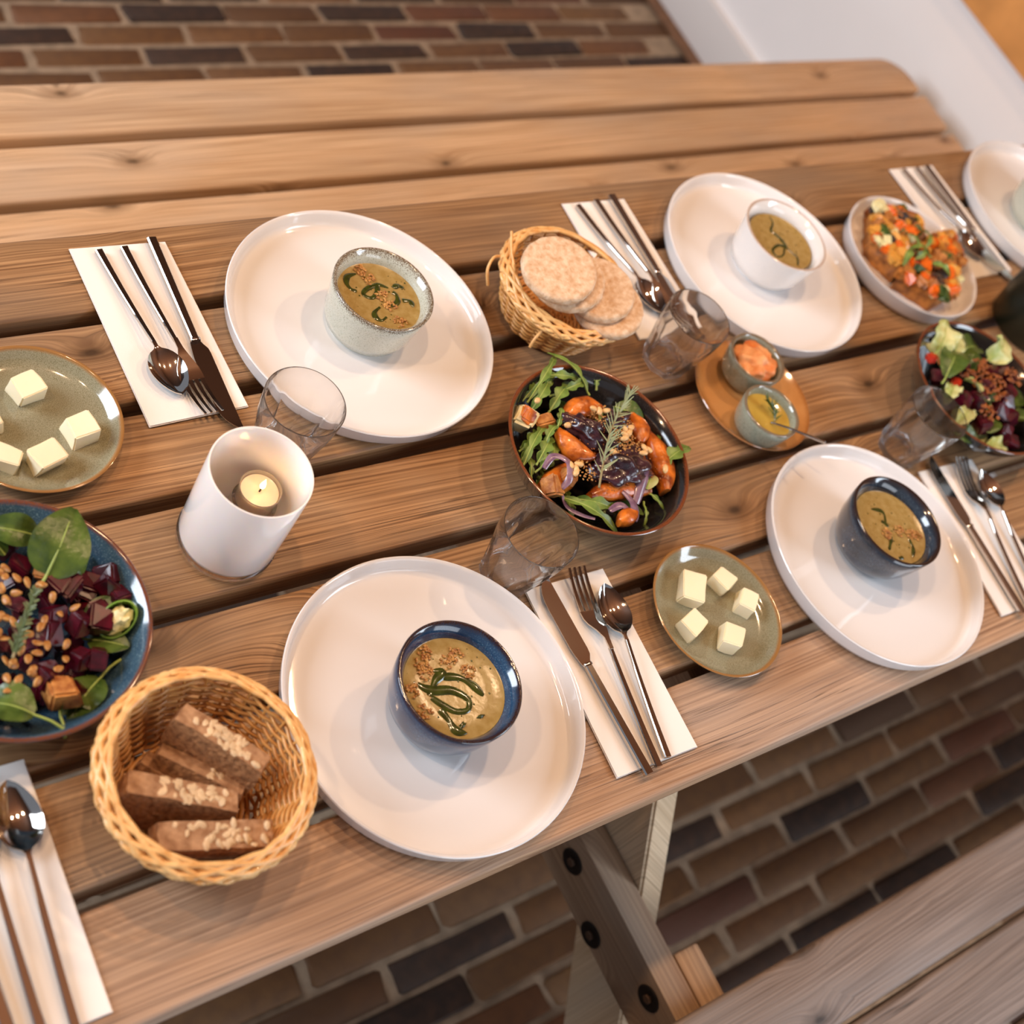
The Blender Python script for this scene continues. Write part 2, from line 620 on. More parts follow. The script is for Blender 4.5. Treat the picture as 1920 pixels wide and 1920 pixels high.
def plank(name, y0, y1, ztop, th, x0, x1, mat, seed, round_end=0, rr=0.0045):
    """board along X; section with rounded edges, slightly cupped and uneven"""
    w = y1 - y0
    sec = []
    for cy, cz, a0 in ((w / 2 - rr, -rr, 0), (-w / 2 + rr, -rr, 90), (-w / 2 + rr, -th + rr, 180), (w / 2 - rr, -th + rr, 270)):
        for k in range(4):
            a = math.radians(a0 + 30 * k)
            sec.append((cy + rr * math.cos(a), cz + rr * math.sin(a)))
    n = 40
    V, F = [], []
    m = len(sec)
    for i in range(n + 1):
        x = x0 + (x1 - x0) * i / n
        dy = 0.0012 * noise.noise(Vector((x * 3, seed * 7.3, 0)))
        dz = 0.0010 * noise.noise(Vector((x * 2, seed * 3.1, 9)))
        s = 1.0
        for (cy, cz) in sec:
            V.append((x, cy + dy, cz + dz))
    for i in range(n):
        for k in range(m):
            k2 = (k + 1) % m
            F.append((i * m + k, i * m + k2, (i + 1) * m + k2, (i + 1) * m + k))
    F.append(tuple(range(m - 1, -1, -1)))
    F.append(tuple(n * m + k for k in range(m)))
    if round_end:                            # rounded outer corner at the +X end
        R_ = 0.055
        for i in range(n * m, n * m + m):
            pass
        V2, F2 = [], []
        xs = [x0 + (x1 - R_ - x0) * i / n for i in range(n + 1)] + [x1 - R_ + R_ * math.sin(math.radians(a)) for a in (15, 30, 45, 60, 72, 82, 90)]
        for x in xs:
            cut = 0.0
            if x > x1 - R_:
                cut = R_ - math.sqrt(max(0.0, R_ * R_ - (x - x1 + R_) ** 2))
            for (cy, cz) in sec:
                t = (cy * round_end + w / 2) / w
                V2.append((x, cy - round_end * cut * t, cz))
        q = len(xs)
        for i in range(q - 1):
            for k in range(m):
                k2 = (k + 1) % m
                F2.append((i * m + k, i * m + k2, (i + 1) * m + k2, (i + 1) * m + k))
        F2.append(tuple(range(m - 1, -1, -1)))
        F2.append(tuple((q - 1) * m + k for k in range(m)))
        V, F = V2, F2
    xm = (x0 + x1) / 2
    V = [(v[0] - xm, v[1], v[2]) for v in V]
    me = fix(mesh(name, V, F, True, 50))
    return obj(name, me, mat, table, (xm - 0.48, (y0 + y1) / 2 + 0.102, ztop))


G = 0.0072
edges = [0.243, 0.1475, 0.0475, -0.0505, -0.1535, -0.2515, -0.350, -0.446]
for i in range(7):
    top = edges[i] - (G if i else 0)
    bot = edges[i + 1] + (G if i < 6 else 0)
    plank('tabletop_plank', bot, top, TZ - 0.0006, 0.036, TX0, TX1, M['wood_front' if i == 6 else 'wood'], i)
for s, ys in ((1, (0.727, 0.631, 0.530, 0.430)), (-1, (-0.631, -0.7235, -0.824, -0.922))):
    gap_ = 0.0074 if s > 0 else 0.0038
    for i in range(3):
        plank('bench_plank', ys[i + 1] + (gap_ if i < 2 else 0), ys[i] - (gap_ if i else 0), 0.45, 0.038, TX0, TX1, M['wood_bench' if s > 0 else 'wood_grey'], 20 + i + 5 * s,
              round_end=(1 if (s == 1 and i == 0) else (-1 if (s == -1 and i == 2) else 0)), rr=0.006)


def tbox(name, x0, x1, y0, y1, z0, z1, mat, b=0.004):
    bm = bevel_box(x1 - x0, y1 - y0, z1 - z0, b)
    return obj(name, from_bm(name, bm), mat, table, ((x0 + x1) / 2 - 0.48, (y0 + y1) / 2 + 0.102, (z0 + z1) / 2))


def slanted_leg(fx, s):
    """s=-1: leg towards the near bench"""
    yc = -0.102
    top_z, bot_z = TZ - 0.037, 0.0
    k = 0.70
    yi = lambda z: -0.497 + (-k) * ((-0.511 + TZ) - z) - yc    # inner edge, near side
    yo = lambda z: yi(z) - 0.117
    V = []
    for x in (fx + 0.039, fx + 0.076):
        for z in (top_z, bot_z):
            for f in (yi, yo):
                y = f(z)
                V.append((x - 0.48, (y if s < 0 else -y), z))
    F = [(0, 1, 3, 2), (4, 6, 7, 5), (0, 4, 5, 1), (2, 3, 7, 6), (0, 2, 6, 4), (1, 5, 7, 3)]
    me = mesh('leg', V, F, False)
    bm = bmesh.new()
    bm.from_mesh(me)
    bmesh.ops.recalc_face_normals(bm, faces=bm.faces)
    bmesh.ops.bevel(bm, geom=list(bm.edges), offset=0.003, segments=2, affect='EDGES')
    return obj('leg', from_bm('leg', bm), M['wood_leg'], table)


M['wood_leg'] = wood_mat('leg_pine', lin(214, 188, 154), lin(176, 146, 112), lin(190, 176, 156), 0.6, axis='Z')
for fx in (-0.75, 0.437, 1.62):
    tbox('crossbeam', fx, fx + 0.038, -0.93, 0.735, 0.32, 0.411, M['wood_frame'])
    tbox('seat_block', fx + 0.0395, fx + 0.0765, -0.93, -0.57, 0.325, 0.4105, M['wood_frame'])
    tbox('seat_block', fx + 0.0395, fx + 0.0765, 0.366, 0.735, 0.325, 0.4105, M['wood_frame'])
    tbox('batten', fx, fx + 0.038, -0.41, 0.2, TZ - 0.107, TZ - 0.037, M['wood_frame'])
    for s in (-1, 1):
        slanted_leg(fx, s)
    for (y, z) in ((-0.427, 0.374), (-0.507, 0.338), (-0.598, 0.384), (0.223, 0.374), (0.303, 0.338), (0.394, 0.384)):
        v, f = lathe([(0.0, 0.0008), (0.012, 0.0008), (0.0155, 0.0018), (0.0165, 0.001), (0.0165, 0.0), (0.0, 0.0)], 28)
        me = mesh('bolt_hole_disc', v, f)
        bo = obj('bolt_hole_disc', me, M['hole_shade'], table, (fx - 0.4805, y + 0.102, z), (0, -math.pi / 2, 0))  # flat disc, coloured dark as the shade of a countersunk bolt hole
        v, f = lathe([(0.0, 0.004), (0.005, 0.004), (0.006, 0.003), (0.006, 0.0)], 6)
        obj('nut', mesh('nut', v, f, False), M['rust'], bo)

# ------------------------------------------------------------------ plates and bowls
plate_prof = [(0, 0.0), (0.128, 0.0), (0.1335, 0.0025), (0.1365, 0.008), (0.1385, 0.0205), (0.1392, 0.0222), (0.1384, 0.0232), (0.1366, 0.0228),
              (0.1352, 0.0205), (0.1338, 0.0125), (0.1325, 0.0090), (0.1302, 0.0068), (0.127, 0.0060), (0.09, 0.0056), (0, 0.0055)]
v, f = lathe(plate_prof, 128)
plate_me = fix(mesh('plate_disc', v, f, True, 60))
PL = [((0.2458, 0.0870), 'large white upright-rim plate under the speckled pale green soup bowl'),
      ((0.1275, -0.3016), 'large white plate beside the bread basket under the bright blue soup bowl'),
      ((0.7129, -0.3066), 'large white plate nearest the tumbler on the right, under the dark blue bowl'),
      ((0.8274, 0.0859), 'large white upright-rim plate under the plain white soup bowl'),
      ((1.4390, 0.0959), 'large white plate cut off by the right edge of the picture')]
for (x, y), lab in PL:
    tag(obj('dinner_plate', plate_me, M['white'], loc=(x, y, TZ)), lab, 'plate', 'white dinner plates')


def bowl_prof(R, H, rb, wall, kind):
    if kind == 'round':
        out = [(0, 0.002), (rb * 0.8, 0.002), (rb * 0.9, 0.0), (rb, 0.0), (rb * 1.03, 0.003), (rb + (R - rb) * 0.42, H * 0.10), (rb + (R - rb) * 0.66, H * 0.25), (rb + (R - rb) * 0.82, H * 0.45), (rb + (R - rb) * 0.94, H * 0.74), (R, H - 0.001)]
    elif kind == 'cup':
        out = [(0, 0.002), (rb * 0.8, 0.002), (rb * 0.9, 0.0), (rb, 0.0), (rb * 1.02, 0.004), (rb + (R - rb) * 0.42, H * 0.13), (rb + (R - rb) * 0.68, H * 0.34), (rb + (R - rb) * 0.88, H * 0.77), (R, H - 0.001)]
    else:       # coupe
        out = [(0, 0.002), (rb * 0.85, 0.002), (rb * 0.92, 0.0), (rb, 0.0), (rb * 1.02, 0.004), (rb + (R - rb) * 0.35, H * 0.16), (rb + (R - rb) * 0.68, H * 0.42), (rb + (R - rb) * 0.9, H * 0.74), (R, H - 0.001)]
    inn = [(R - 0.0012, H), (R - 0.0034, H - 0.0008)]
    for r, z in reversed(out[5:-1]):
        inn.append((max(r - wall, 0.001), z + wall * 0.35))
    inn.append((rb * 0.85, 0.0075))
    inn.append((rb * 0.4, 0.0065))
    inn.append((0, 0.0065))
    return out + inn


M['gl_green'] = glaze_mat('speckled_green_glaze', lin(192, 194, 180), lin(160, 162, 144), lin(104, 86, 66), 0.0605, 0.006, sp_lo=0.55, sp_hi=0.62, rim_noise=1.3)
M['gl_blue'] = glaze_mat('blue_reactive_glaze', lin(36, 66, 98), lin(76, 110, 136), lin(46, 27, 22), 0.0605, 0.0045, inner=lin(20, 38, 66), rim_noise=0.5)
M['gl_dark'] = glaze_mat('dark_blue_glaze', lin(42, 52, 66), lin(78, 94, 106), lin(44, 28, 20), 0.0605, 0.006, inner=lin(24, 27, 33), rim_noise=0.4)
M['gl_white'] = glaze_mat('white_glaze_brown_rim', lin(226, 224, 222), lin(218, 216, 214), lin(170, 138, 112), 0.0605, 0.0012, rim_noise=0.3)
M['gl_black'] = glaze_mat('black_glaze_copper_rim', lin(30, 27, 26), lin(46, 44, 44), lin(120, 64, 34), 0.0555, 0.0026, inner=lin(34, 28, 25), rim_noise=0.4)
M['gl_teal'] = glaze_mat('blue_grey_glaze_copper_rim', lin(58, 84, 102), lin(104, 130, 140), lin(112, 62, 36), 0.0555, 0.0026, inner=lin(38, 62, 84), rim_noise=0.5)
M['gl_olive'] = glaze_mat('olive_glaze_brown_rim', lin(146, 142, 118), lin(116, 112, 86), lin(150, 108, 62), 0.0165, 0.0022, sp_scale=1400, sp_lo=0.48, sp_hi=0.6, rim_noise=0.15)
M['gl_sage'] = glaze_mat('sage_glaze', lin(146, 152, 136), lin(112, 116, 100), lin(120, 104, 82), 0.0375, 0.002, rim_noise=0.5)
M['gl_tan'] = glaze_mat('tan_glaze', lin(206, 150, 92), lin(196, 138, 80), lin(168, 112, 62), 0.0135, 0.003, rim_noise=0.4)


def lathed(name, prof, mat, loc, n=96, parent=None):
    v, f = lathe(prof, n)
    return obj(name, fix(mesh(name, v, f, True, 60)), mat, parent, loc)


PZ = TZ + 0.0057
BW_ = [((0.2520, 0.0895), 0.0517, 0.036, 'cup', 'gl_green', 'small pale green bowl with brown speckles at the rim'),
       ((0.1270, -0.3046), 0.0560, 0.031, 'round', 'gl_blue', 'small bowl with vivid blue inside and dark brown rim'),
       ((0.7125, -0.2934), 0.0562, 0.031, 'round', 'gl_dark', 'small dark slate blue bowl with near-black inside'),
       ((0.8287, 0.0887), 0.0564, 0.036, 'cup', 'gl_white', 'small plain white bowl with thin brown rim line'),
       ((1.424, 0.0959), 0.0564, 0.036, 'cup', 'gl_green', 'grey-green bowl just entering at the right picture edge')]
for (x, y), R_, rb, kd, mt, lab in BW_:
    tag(lathed('soup_bowl', bowl_prof(R_, 0.0605, rb, 0.0066 if kd == 'cup' else 0.0082, kd), M[mt], (x, y, PZ)), lab, 'bowl', 'soup bowls on the plates')

tag(lathed('salad_bowl', bowl_prof(0.1002, 0.0555, 0.045, 0.005, 'coupe'), M['gl_black'], (0.4030, -0.1232, TZ)), 'black coupe bowl with copper rim holding roasted pumpkin salad', 'bowl', 'large salad bowls')
tag(lathed('salad_bowl', bowl_prof(0.1005, 0.0555, 0.045, 0.005, 'coupe'), M['gl_teal'], (-0.1867, -0.1448, TZ)), 'blue coupe bowl with copper rim holding beetroot salad', 'bowl', 'large salad bowls')
tag(lathed('salad_bowl', bowl_prof(0.0995, 0.0555, 0.045, 0.005, 'coupe'), M['gl_black'], (1.0040, -0.1636, TZ)), 'black coupe bowl with copper rim holding leafy salad at right edge', 'bowl', 'large salad bowls')

but_prof = [(0, 0.001), (0.045, 0.001), (0.047, 0.0), (0.052, 0.0), (0.06, 0.003), (0.069, 0.0095), (0.0735, 0.0155), (0.0742, 0.0168), (0.0732, 0.0174), (0.0715, 0.0165), (0.066, 0.0095), (0.060, 0.0062), (0.052, 0.005), (0, 0.0048)]
tag(lathed('butter_plate', but_prof, M['gl_olive'], (0.4660, -0.3067, TZ)), 'small olive green plate of butter beside the far-right white plate', 'plate', 'olive butter plates')
tag(lathed('butter_plate', but_prof, M['gl_olive'], (-0.0995, 0.0434, TZ)), 'small olive green plate of butter at the left picture edge', 'plate', 'olive butter plates')
tan_prof = [(0, 0.001), (0.05, 0.001), (0.052, 0.0), (0.056, 0.0), (0.066, 0.004), (0.0745, 0.0105), (0.0757, 0.0125), (0.0750, 0.0135), (0.0735, 0.0128), (0.066, 0.0078), (0.058, 0.0056), (0, 0.0052)]
tag(lathed('saucer', tan_prof, M['gl_tan'], (0.6845, -0.0838, TZ)), 'round tan glazed saucer carrying two small dip pots', 'saucer')
ram = lambda: bowl_prof(0.0352, 0.0385, 0.022, 0.0042, 'round')
tag(lathed('dip_pot', ram(), M['gl_sage'], (0.6895, -0.0550, TZ + 0.0055)), 'small sage green pot holding the orange spread', 'dip pot', 'dip pots on the tan saucer')
tag(lathed('dip_pot', ram(), M['gl_sage'], (0.6615, -0.1226, TZ + 0.0055)), 'small sage green pot holding the yellow-green dip', 'dip pot', 'dip pots on the tan saucer')
q_prof = [(0, 0.0), (0.090, 0.0), (0.0955, 0.0025), (0.0985, 0.008), (0.1012, 0.0235), (0.1020, 0.0258), (0.1012, 0.0268), (0.0995, 0.0262), (0.0978, 0.023), (0.0945, 0.0115), (0.090, 0.0075), (0.083, 0.006), (0, 0.0056)]
QC = (1.0865, 0.0558)
tag(lathed('serving_dish', q_prof, M['white'], (QC[0], QC[1], TZ)), 'white shallow dish with two slices of vegetable bake', 'dish')

# ------------------------------------------------------------------ faceted tumblers
def glass_mat(name, tint=(1, 1, 1, 1)):
    m, nt, b = new_mat(name)
    b.inputs['Base Color'].default_value = tint
    b.inputs['Roughness'].default_value = 0.0
    b.inputs['Transmission Weight'].default_value = 1.0
    b.inputs['IOR'].default_value = 1.47
    tr = N(nt, 'ShaderNodeBsdfTransparent')
    mx = N(nt, 'ShaderNodeMixShader')
    mx.inputs[0].default_value = 0.08
    nt.links.new(b.outputs[0], mx.inputs[1])
    nt.links.new(tr.outputs[0], mx.inputs[2])
    nt.links.new(mx.outputs[0], nt.nodes['Material Output'].inputs['Surface'])
    return m


M['glass'] = glass_mat('clear_glass')


def tumbler_mesh():
    H, n, fac = 0.082, 72, 9
    V, F = [], []
    prof = []
    # (radius, z, facet amount)
    prof += [(0.0, 0.0015, 0), (0.020, 0.0015, 0.5), (0.0235, 0.0, 0.8), (0.0262, 0.0012, 1.0), (0.0272, 0.005, 1.0), (0.0290, 0.018, 1.0), (0.0318, 0.034, 1.0), (0.0340, 0.045, 0.8), (0.0352, 0.052, 0.35), (0.0359, 0.058, 0.05), (0.0366, 0.068, 0.0), (0.0374, H - 0.0010, 0.0), (0.03735, H - 0.0004, 0.0), (0.0371, H, 0), (0.03675, H, 0)]
    prof += [(0.0365, H - 0.0004, 0), (0.0364, H - 0.0010, 0), (0.0355, 0.066, 0), (0.0343, 0.055, 0.0), (0.0318, 0.044, 0.25), (0.0292, 0.032, 0.35), (0.0262, 0.018, 0.35), (0.0235, 0.0095, 0.25), (0.018, 0.0082, 0.1), (0.0, 0.0085, 0)]
    rings = []
    for r, z, fa in prof:
        if r < 1e-6:
            rings.append([len(V)])
            V.append((0, 0, z))
            continue
        rings.append(list(range(len(V), len(V) + n)))
        for k in range(n):
            a = 2 * math.pi * k / n
            w = ((a * fac / (2 * math.pi)) % 1.0 - 0.5) * 2 * math.pi / fac
            pol = math.cos(math.pi / fac) / math.cos(w)
            rr = r * (1 - fa + fa * pol * 1.015)
            V.append((rr * math.cos(a), rr * math.sin(a), z))
    for A, B in zip(rings, rings[1:]):
        for k in range(n):
            k2 = (k + 1) % n
            if len(A) == 1:
                F.append((A[0], B[k], B[k2]))
            elif len(B) == 1:
                F.append((A[k], B[0], A[k2]))
            else:
                F.append((A[k], B[k], B[k2], A[k2]))
    return fix(mesh('tumbler', V, F, True, 28))


tum = tumbler_mesh()
for (x, y), lab in (((0.1045, -0.0268), 'clear faceted glass tumbler behind the white candle jar'),
                    ((0.2652, -0.2027), 'clear faceted glass tumbler between the pumpkin salad and the napkin'),
                    ((0.5990, -0.0120), 'clear faceted glass tumbler beside the rice cake basket'),
                    ((0.8610, -0.1920), 'clear faceted glass tumbler in front of the leafy salad bowl')):
    tag(obj('tumbler', tum, M['glass'], loc=(x, y, TZ), rot=(0, 0, x * 7)), lab, 'glass', 'faceted tumblers')

# ------------------------------------------------------------------ candle jar and tealight
CJ = (0.0198, -0.0995)
jar = thing('candle_jar', 'tall white glass candle jar with a lit tealight inside', 'candle holder', (CJ[0], CJ[1], TZ))
lathed('wall', [(0.0388, 0.0065), (0.0420, 0.0095), (0.0430, 0.014), (0.0438, 0.06), (0.0440, 0.1085), (0.0436, 0.1100), (0.0424, 0.1100), (0.0420, 0.1088), (0.0417, 0.06), (0.0410, 0.015), (0.0388, 0.0105), (0.0388, 0.0065)], M['jar'], (0, 0, 0), 96, jar)
M['glass_base'] = glass_mat('clear_base_glass', (1.0, 0.97, 0.94, 1))
lathed('base', [(0, 0.0008), (0.036, 0.0008), (0.0385, 0.0), (0.0415, 0.0012), (0.0436, 0.0045), (0.0438, 0.0085), (0.0425, 0.0090), (0.0385, 0.0062), (0, 0.0062)], M['glass_base'], (0, 0, 0), 96, jar)
lathed('glass_foot', [(0, 0.0066), (0.024, 0.0066), (0.0245, 0.009), (0.0215, 0.012), (0.0205, 0.044), (0.0198, 0.0465), (0, 0.0465)], M['glass_base'], (0.0174, 0.008, 0), 40, jar)
tl = thing('tealight', 'lit tealight in a clear cup inside the white candle jar', 'candle', (0.0372, -0.0915, TZ + 0.0468))
M['cup'] = plain('clear_plastic_cup', lin(238, 228, 214), 0.1, trans=0.75, ior=1.3)
M['wax'] = plain('melted_wax', lin(246, 226, 204), 0.25, sss=0.5)
M['wick'] = plain('burnt_wick', lin(50, 34, 26), 0.9)
m_, nt_, b_ = new_mat('flame')
b_.inputs['Emission Color'].default_value = (1.0, 0.62, 0.22, 1)
b_.inputs['Emission Strength'].default_value = 9.0
b_.inputs['Base Color'].default_value = (1, 0.7, 0.3, 1)
M['flame'] = m_
lathed('cup', [(0, 0.0), (0.0170, 0.0), (0.0178, 0.001), (0.0182, 0.0175), (0.0186, 0.018), (0.0180, 0.0184), (0.0174, 0.0176), (0.0170, 0.0012), (0, 0.0010)], M['cup'], (0, 0, 0), 48, tl)
lathed('wax', [(0, 0.0012), (0.0168, 0.0012), (0.0172, 0.0135), (0.0165, 0.0145), (0.0145, 0.0136), (0.008, 0.0130), (0.004, 0.0128), (0, 0.0135)], M['wax'], (0, 0, 0), 48, tl)
v, f = tube([(0, 0, 0.012), (0.0003, 0, 0.017), (0.0012, 0, 0.0205)], 0.0008, 6)
obj('wick', mesh('wick', v, f), M['wick'], tl)
lathed('flame', [(0, 0.0172), (0.0018, 0.019), (0.0025, 0.021), (0.0021, 0.024), (0.0011, 0.0275), (0, 0.0315)], M['flame'], (0.0008, 0.0004, 0), 20, tl)
d = bpy.data.lights.new('candle_light', 'POINT')
d.energy = 0.003
d.color = (1.0, 0.66, 0.38)
d.shadow_soft_size = 0.004
o = bpy.data.objects.new('candle_light', d)
COL.objects.link(o)
o.location = (0.0385, -0.0910, TZ + 0.0880)

# ------------------------------------------------------------------ napkins and cutlery
def napkin(corners, label, seed):
    """folded paper napkin; corners: far-left, far-right, near-right, near-left (x, y)"""
    cx = sum(c[0] for c in corners) / 4
    cy = sum(c[1] for c in corners) / 4
    root = thing('paper_napkin', label, 'napkin', (cx, cy, TZ), 0, 'folded paper napkins')
    A, B, C, D = [Vector((c[0] - cx, c[1] - cy, 0)) for c in corners]
    nx, ny = 10, 20

    def sheet(z0, th, shrink, amp, sd):
        V, F = [], []
        for s in (0, 1):
            for j in range(ny + 1):
                for i in range(nx + 1):
                    u = shrink[0] + (1 - shrink[0] - shrink[1]) * i / nx
                    w = shrink[2] + (1 - shrink[2] - shrink[3]) * j / ny
                    p = A.lerp(B, u).lerp(D.lerp(C, u), w)
                    edge = max(0.0, 1 - min(u, 1 - u, w, 1 - w) * 9)
                    z = z0 + th * s + amp * (0.5 + 0.5 * noise.noise(Vector((p.x * 16 + sd, p.y * 11, sd)))) * (0.25 + edge)
                    V.append((p.x, p.y, z))
        q = (nx + 1) * (ny + 1)
        for s in (0, 1):
            for j in range(ny):
                for i in range(nx):
                    a = s * q + j * (nx + 1) + i
                    t = (a, a + 1, a + nx + 2, a + nx + 1)
                    F.append(t if s == 0 else t[::-1])
        rim = [j for j in range(nx + 1)] + [(k + 1) * (nx + 1) - 1 for k in range(1, ny + 1)] + [ny * (nx + 1) + i for i in range(nx - 1, -1, -1)] + [k * (nx + 1) for k in range(ny - 1, 0, -1)]
        for k in range(len(rim)):
            a, b2 = rim[k], rim[(k + 1) % len(rim)]
            F.append((a, a + q, b2 + q, b2))
        return fix(mesh('fold', V, F, True, 40))
    obj('fold', sheet(0.0003, 0.0007, (0, 0, 0, 0), 0.0012, seed), M['paper'], root)
    obj('fold', sheet(0.0016, 0.0007, (0.004, 0.012, 0.006, 0.003), 0.0014, seed), M['paper'], root)
    return root


napkin([(-0.000, 0.2246), (0.0945, 0.2214), (0.0975, 0.0253), (-0.0012, 0.0224)], 'folded white napkin left of the pale green soup bowl plate', 1)
napkin([(0.5912, 0.2176), (0.6870, 0.2153), (0.6860, 0.0185), (0.5843, 0.0195)], 'folded cream napkin partly hidden behind the rice cake basket', 2)
napkin([(1.1974, 0.2181), (1.2952, 0.2179), (1.3026, 0.0199), (1.2040, 0.0181)], 'folded cream napkin at top right beside the vegetable bake', 3)
napkin([(0.2765, -0.2235), (0.3734, -0.2257), (0.3677, -0.4207), (0.2681, -0.4183)], 'folded white napkin between the blue-bowl plate and the butter plate', 4)
napkin([(0.8716, -0.2258), (0.9730, -0.2300), (0.9560, -0.4250), (0.8536, -0.4199)], 'folded white napkin at the right edge below the leafy salad', 5)
napkin([(-0.3040, -0.2340), (-0.2037, -0.2352), (-0.2095, -0.4304), (-0.3090, -0.4290)], 'folded white napkin in the bottom left corner', 6)


def handle(L_, w0, w1, th, z0, z1, n=10):
    """tapering square rod from y=0 (wide end) to y=L_"""
    V, F = [], []
    for i in range(n + 1):
        t = i / n
        y = L_ * t
        w = (w0 + (w1 - w0) * t) / 2
        z = z0 + (z1 - z0) * t * t
        h = th * (1 - 0.15 * t)
        c = 0.22
        for (a, b2) in ((-w, h * c), (-w, h * (1 - c)), (-w * 0.75, h), (w * 0.75, h), (w, h * (1 - c)), (w, h * c), (w * 0.75, 0), (-w * 0.75, 0)):
            V.append((a, y, z + b2))
    for i in range(n):
        for k in range(8):
            k2 = (k + 1) % 8
            F.append((i * 8 + k, i * 8 + k2, (i + 1) * 8 + k2, (i + 1) * 8 + k))
    F.append(tuple(range(7, -1, -1)))
    F.append(tuple(n * 8 + k for k in range(8)))
    return V, F


def spoon_parts(L_=0.186, bl=0.052, bw=0.0345, hw=0.0075):
    hd = handle(L_ - bl - 0.012, hw, hw * 0.52, 0.0042, 0.0, 0.0065)
    # bowl: nested shell
    nu, nv = 20, 10
    V, F = [], []
    y0 = L_ - bl - 0.013
    for s in (0, 1):
        for i in range(nu + 1):
            t = i / nu
            y = y0 + (bl + 0.013) * t
            q = min(1.0, max(0.0, (t - 0.14) / 0.86))
            w = bw / 2 * (math.sin(math.pi * (q ** 0.80)) ** 0.62 if 0 < q < 1 else 0)
            neck = 0.0021 * (1 - t) + 0.0004
            w = max(w, hw * 0.25 if t < 0.22 else 0.0005)
            dep = 0.0085 * (math.sin(math.pi * q) ** 0.8 if q > 0 else 0)
            zr = 0.0082 + 0.0012 * (1 - t) ** 2
            for j in range(nv + 1):
                u = -1 + 2 * j / nv
                z = zr - dep * (1 - u * u)
                V.append((w * u, y, z - (0.0012 if s else 0.0)))
    k = (nu + 1) * (nv + 1)
    for s in (0, 1):
        for i in range(nu):
            for j in range(nv):
                a = s * k + i * (nv + 1) + j
                t = (a, a + 1, a + nv + 2, a + nv + 1)
                F.append(t if s == 0 else t[::-1])
    for i in range(nu):
        for j in (0, nv):
            a = i * (nv + 1) + j
            F.append((a, a + nv + 1, a + nv + 1 + k, a + k))
    return hd, (V, F)


def fork_parts(L_=0.202):
    hd = handle(L_ - 0.085, 0.0078, 0.0042, 0.0042, 0.0, 0.006)
    V, F = [], []

    def strip(rows, th=0.0016):
        """rows: (y, xl, xr, z)"""
        o0 = len(V)
        for (y, xl, xr, z) in rows:
            V.extend([(xl, y, z), (xr, y, z), (xr, y, z - th), (xl, y, z - th)])
        m = len(rows)
        for i in range(m - 1):
            for k in range(4):
                k2 = (k + 1) % 4
                F.append((o0 + i * 4 + k, o0 + i * 4 + k2, o0 + (i + 1) * 4 + k2, o0 + (i + 1) * 4 + k))
        F.append((o0 + 3, o0 + 2, o0 + 1, o0))
        F.append(tuple(o0 + (m - 1) * 4 + k for k in range(4)))
    y0 = L_ - 0.087
    strip([(y0, -0.0021, 0.0021, 0.0098), (y0 + 0.012, -0.0026, 0.0026, 0.0100), (y0 + 0.022, -0.0062, 0.0062, 0.0078), (y0 + 0.030, -0.0100, 0.0100, 0.0050), (y0 + 0.036, -0.0116, 0.0116, 0.0036), (y0 + 0.044, -0.0120, 0.0120, 0.0030)])
    yb = y0 + 0.044
    tl_ = 0.043
    for k in range(4):
        xc = -0.0120 + 0.003 + k * 0.0060
        rows = []
        for i in range(7):
            t = i / 6
            hw = 0.0021 - 0.0009 * t
            x = xc + (xc * -0.04) * t
            rows.append((yb - 0.001 + tl_ * t, x - hw, x + hw, 0.0030 + 0.0085 * t * t))
        strip(rows)
    return hd, (V, F)


def knife_parts(L_=0.216):
    bl = 0.098
    hd = handle(L_ - bl, 0.0098, 0.0078, 0.0062, 0.0, 0.0)
    n = 18
    V, F = [], []
    y0 = L_ - bl
    for i in range(n + 1):
        t = i / n
        y = y0 - 0.002 + (bl + 0.002) * t
        xs = 0.0048 + 0.0036 * min(1, t * 5) ** 0.8            # spine side
        if t < 0.12:
            xe = -0.0042 - 0.0058 * (t / 0.12) ** 1.5
        else:
            xe = -0.0100
        if t > 0.55:
            q = (t - 0.55) / 0.45
            xs = xs - 0.0165 * q ** 4.0
        xs = max(xs, xe + 0.0012)
        h0 = 0.0005
        V.extend([(xe, y, 0.0024), (xs, y, 0.0024 + h0), (xs, y, 0.0024 - h0 * 0.3), (xe, y, 0.0022)])
    for i in range(n):
        for k in range(4):
            k2 = (k + 1) % 4
            F.append((i * 4 + k, i * 4 + k2, (i + 1) * 4 + k2, (i + 1) * 4 + k))
    F.append((3, 2, 1, 0))
    F.append(tuple(n * 4 + k for k in range(4)))
    col = lathe([(0.0, 0.0), (0.0052, 0.0), (0.0056, 0.0012), (0.0048, 0.0030), (0.0, 0.0030)], 16)
    return hd, (V, F), xf(col, Matrix.Translation((0, y0 - 0.002, 0.0036)) @ Matrix.Rotation(-math.pi / 2, 4, 'X') @ Matrix.Diagonal((1, 0.62, 1, 1)))


CUT = {}
for kind, pr, names in (('spoon', spoon_parts(), ('handle', 'spoon_bowl')), ('fork', fork_parts(), ('handle', 'tines')), ('knife', knife_parts(), ('handle', 'blade', 'collar'))):
    CUT[kind] = [(nm, fix(mesh(kind + '_' + nm, p[0], p[1], True, 35))) for nm, p in zip(names, pr)]
CUT_L = {'spoon': 0.186, 'fork': 0.202, 'knife': 0.216}


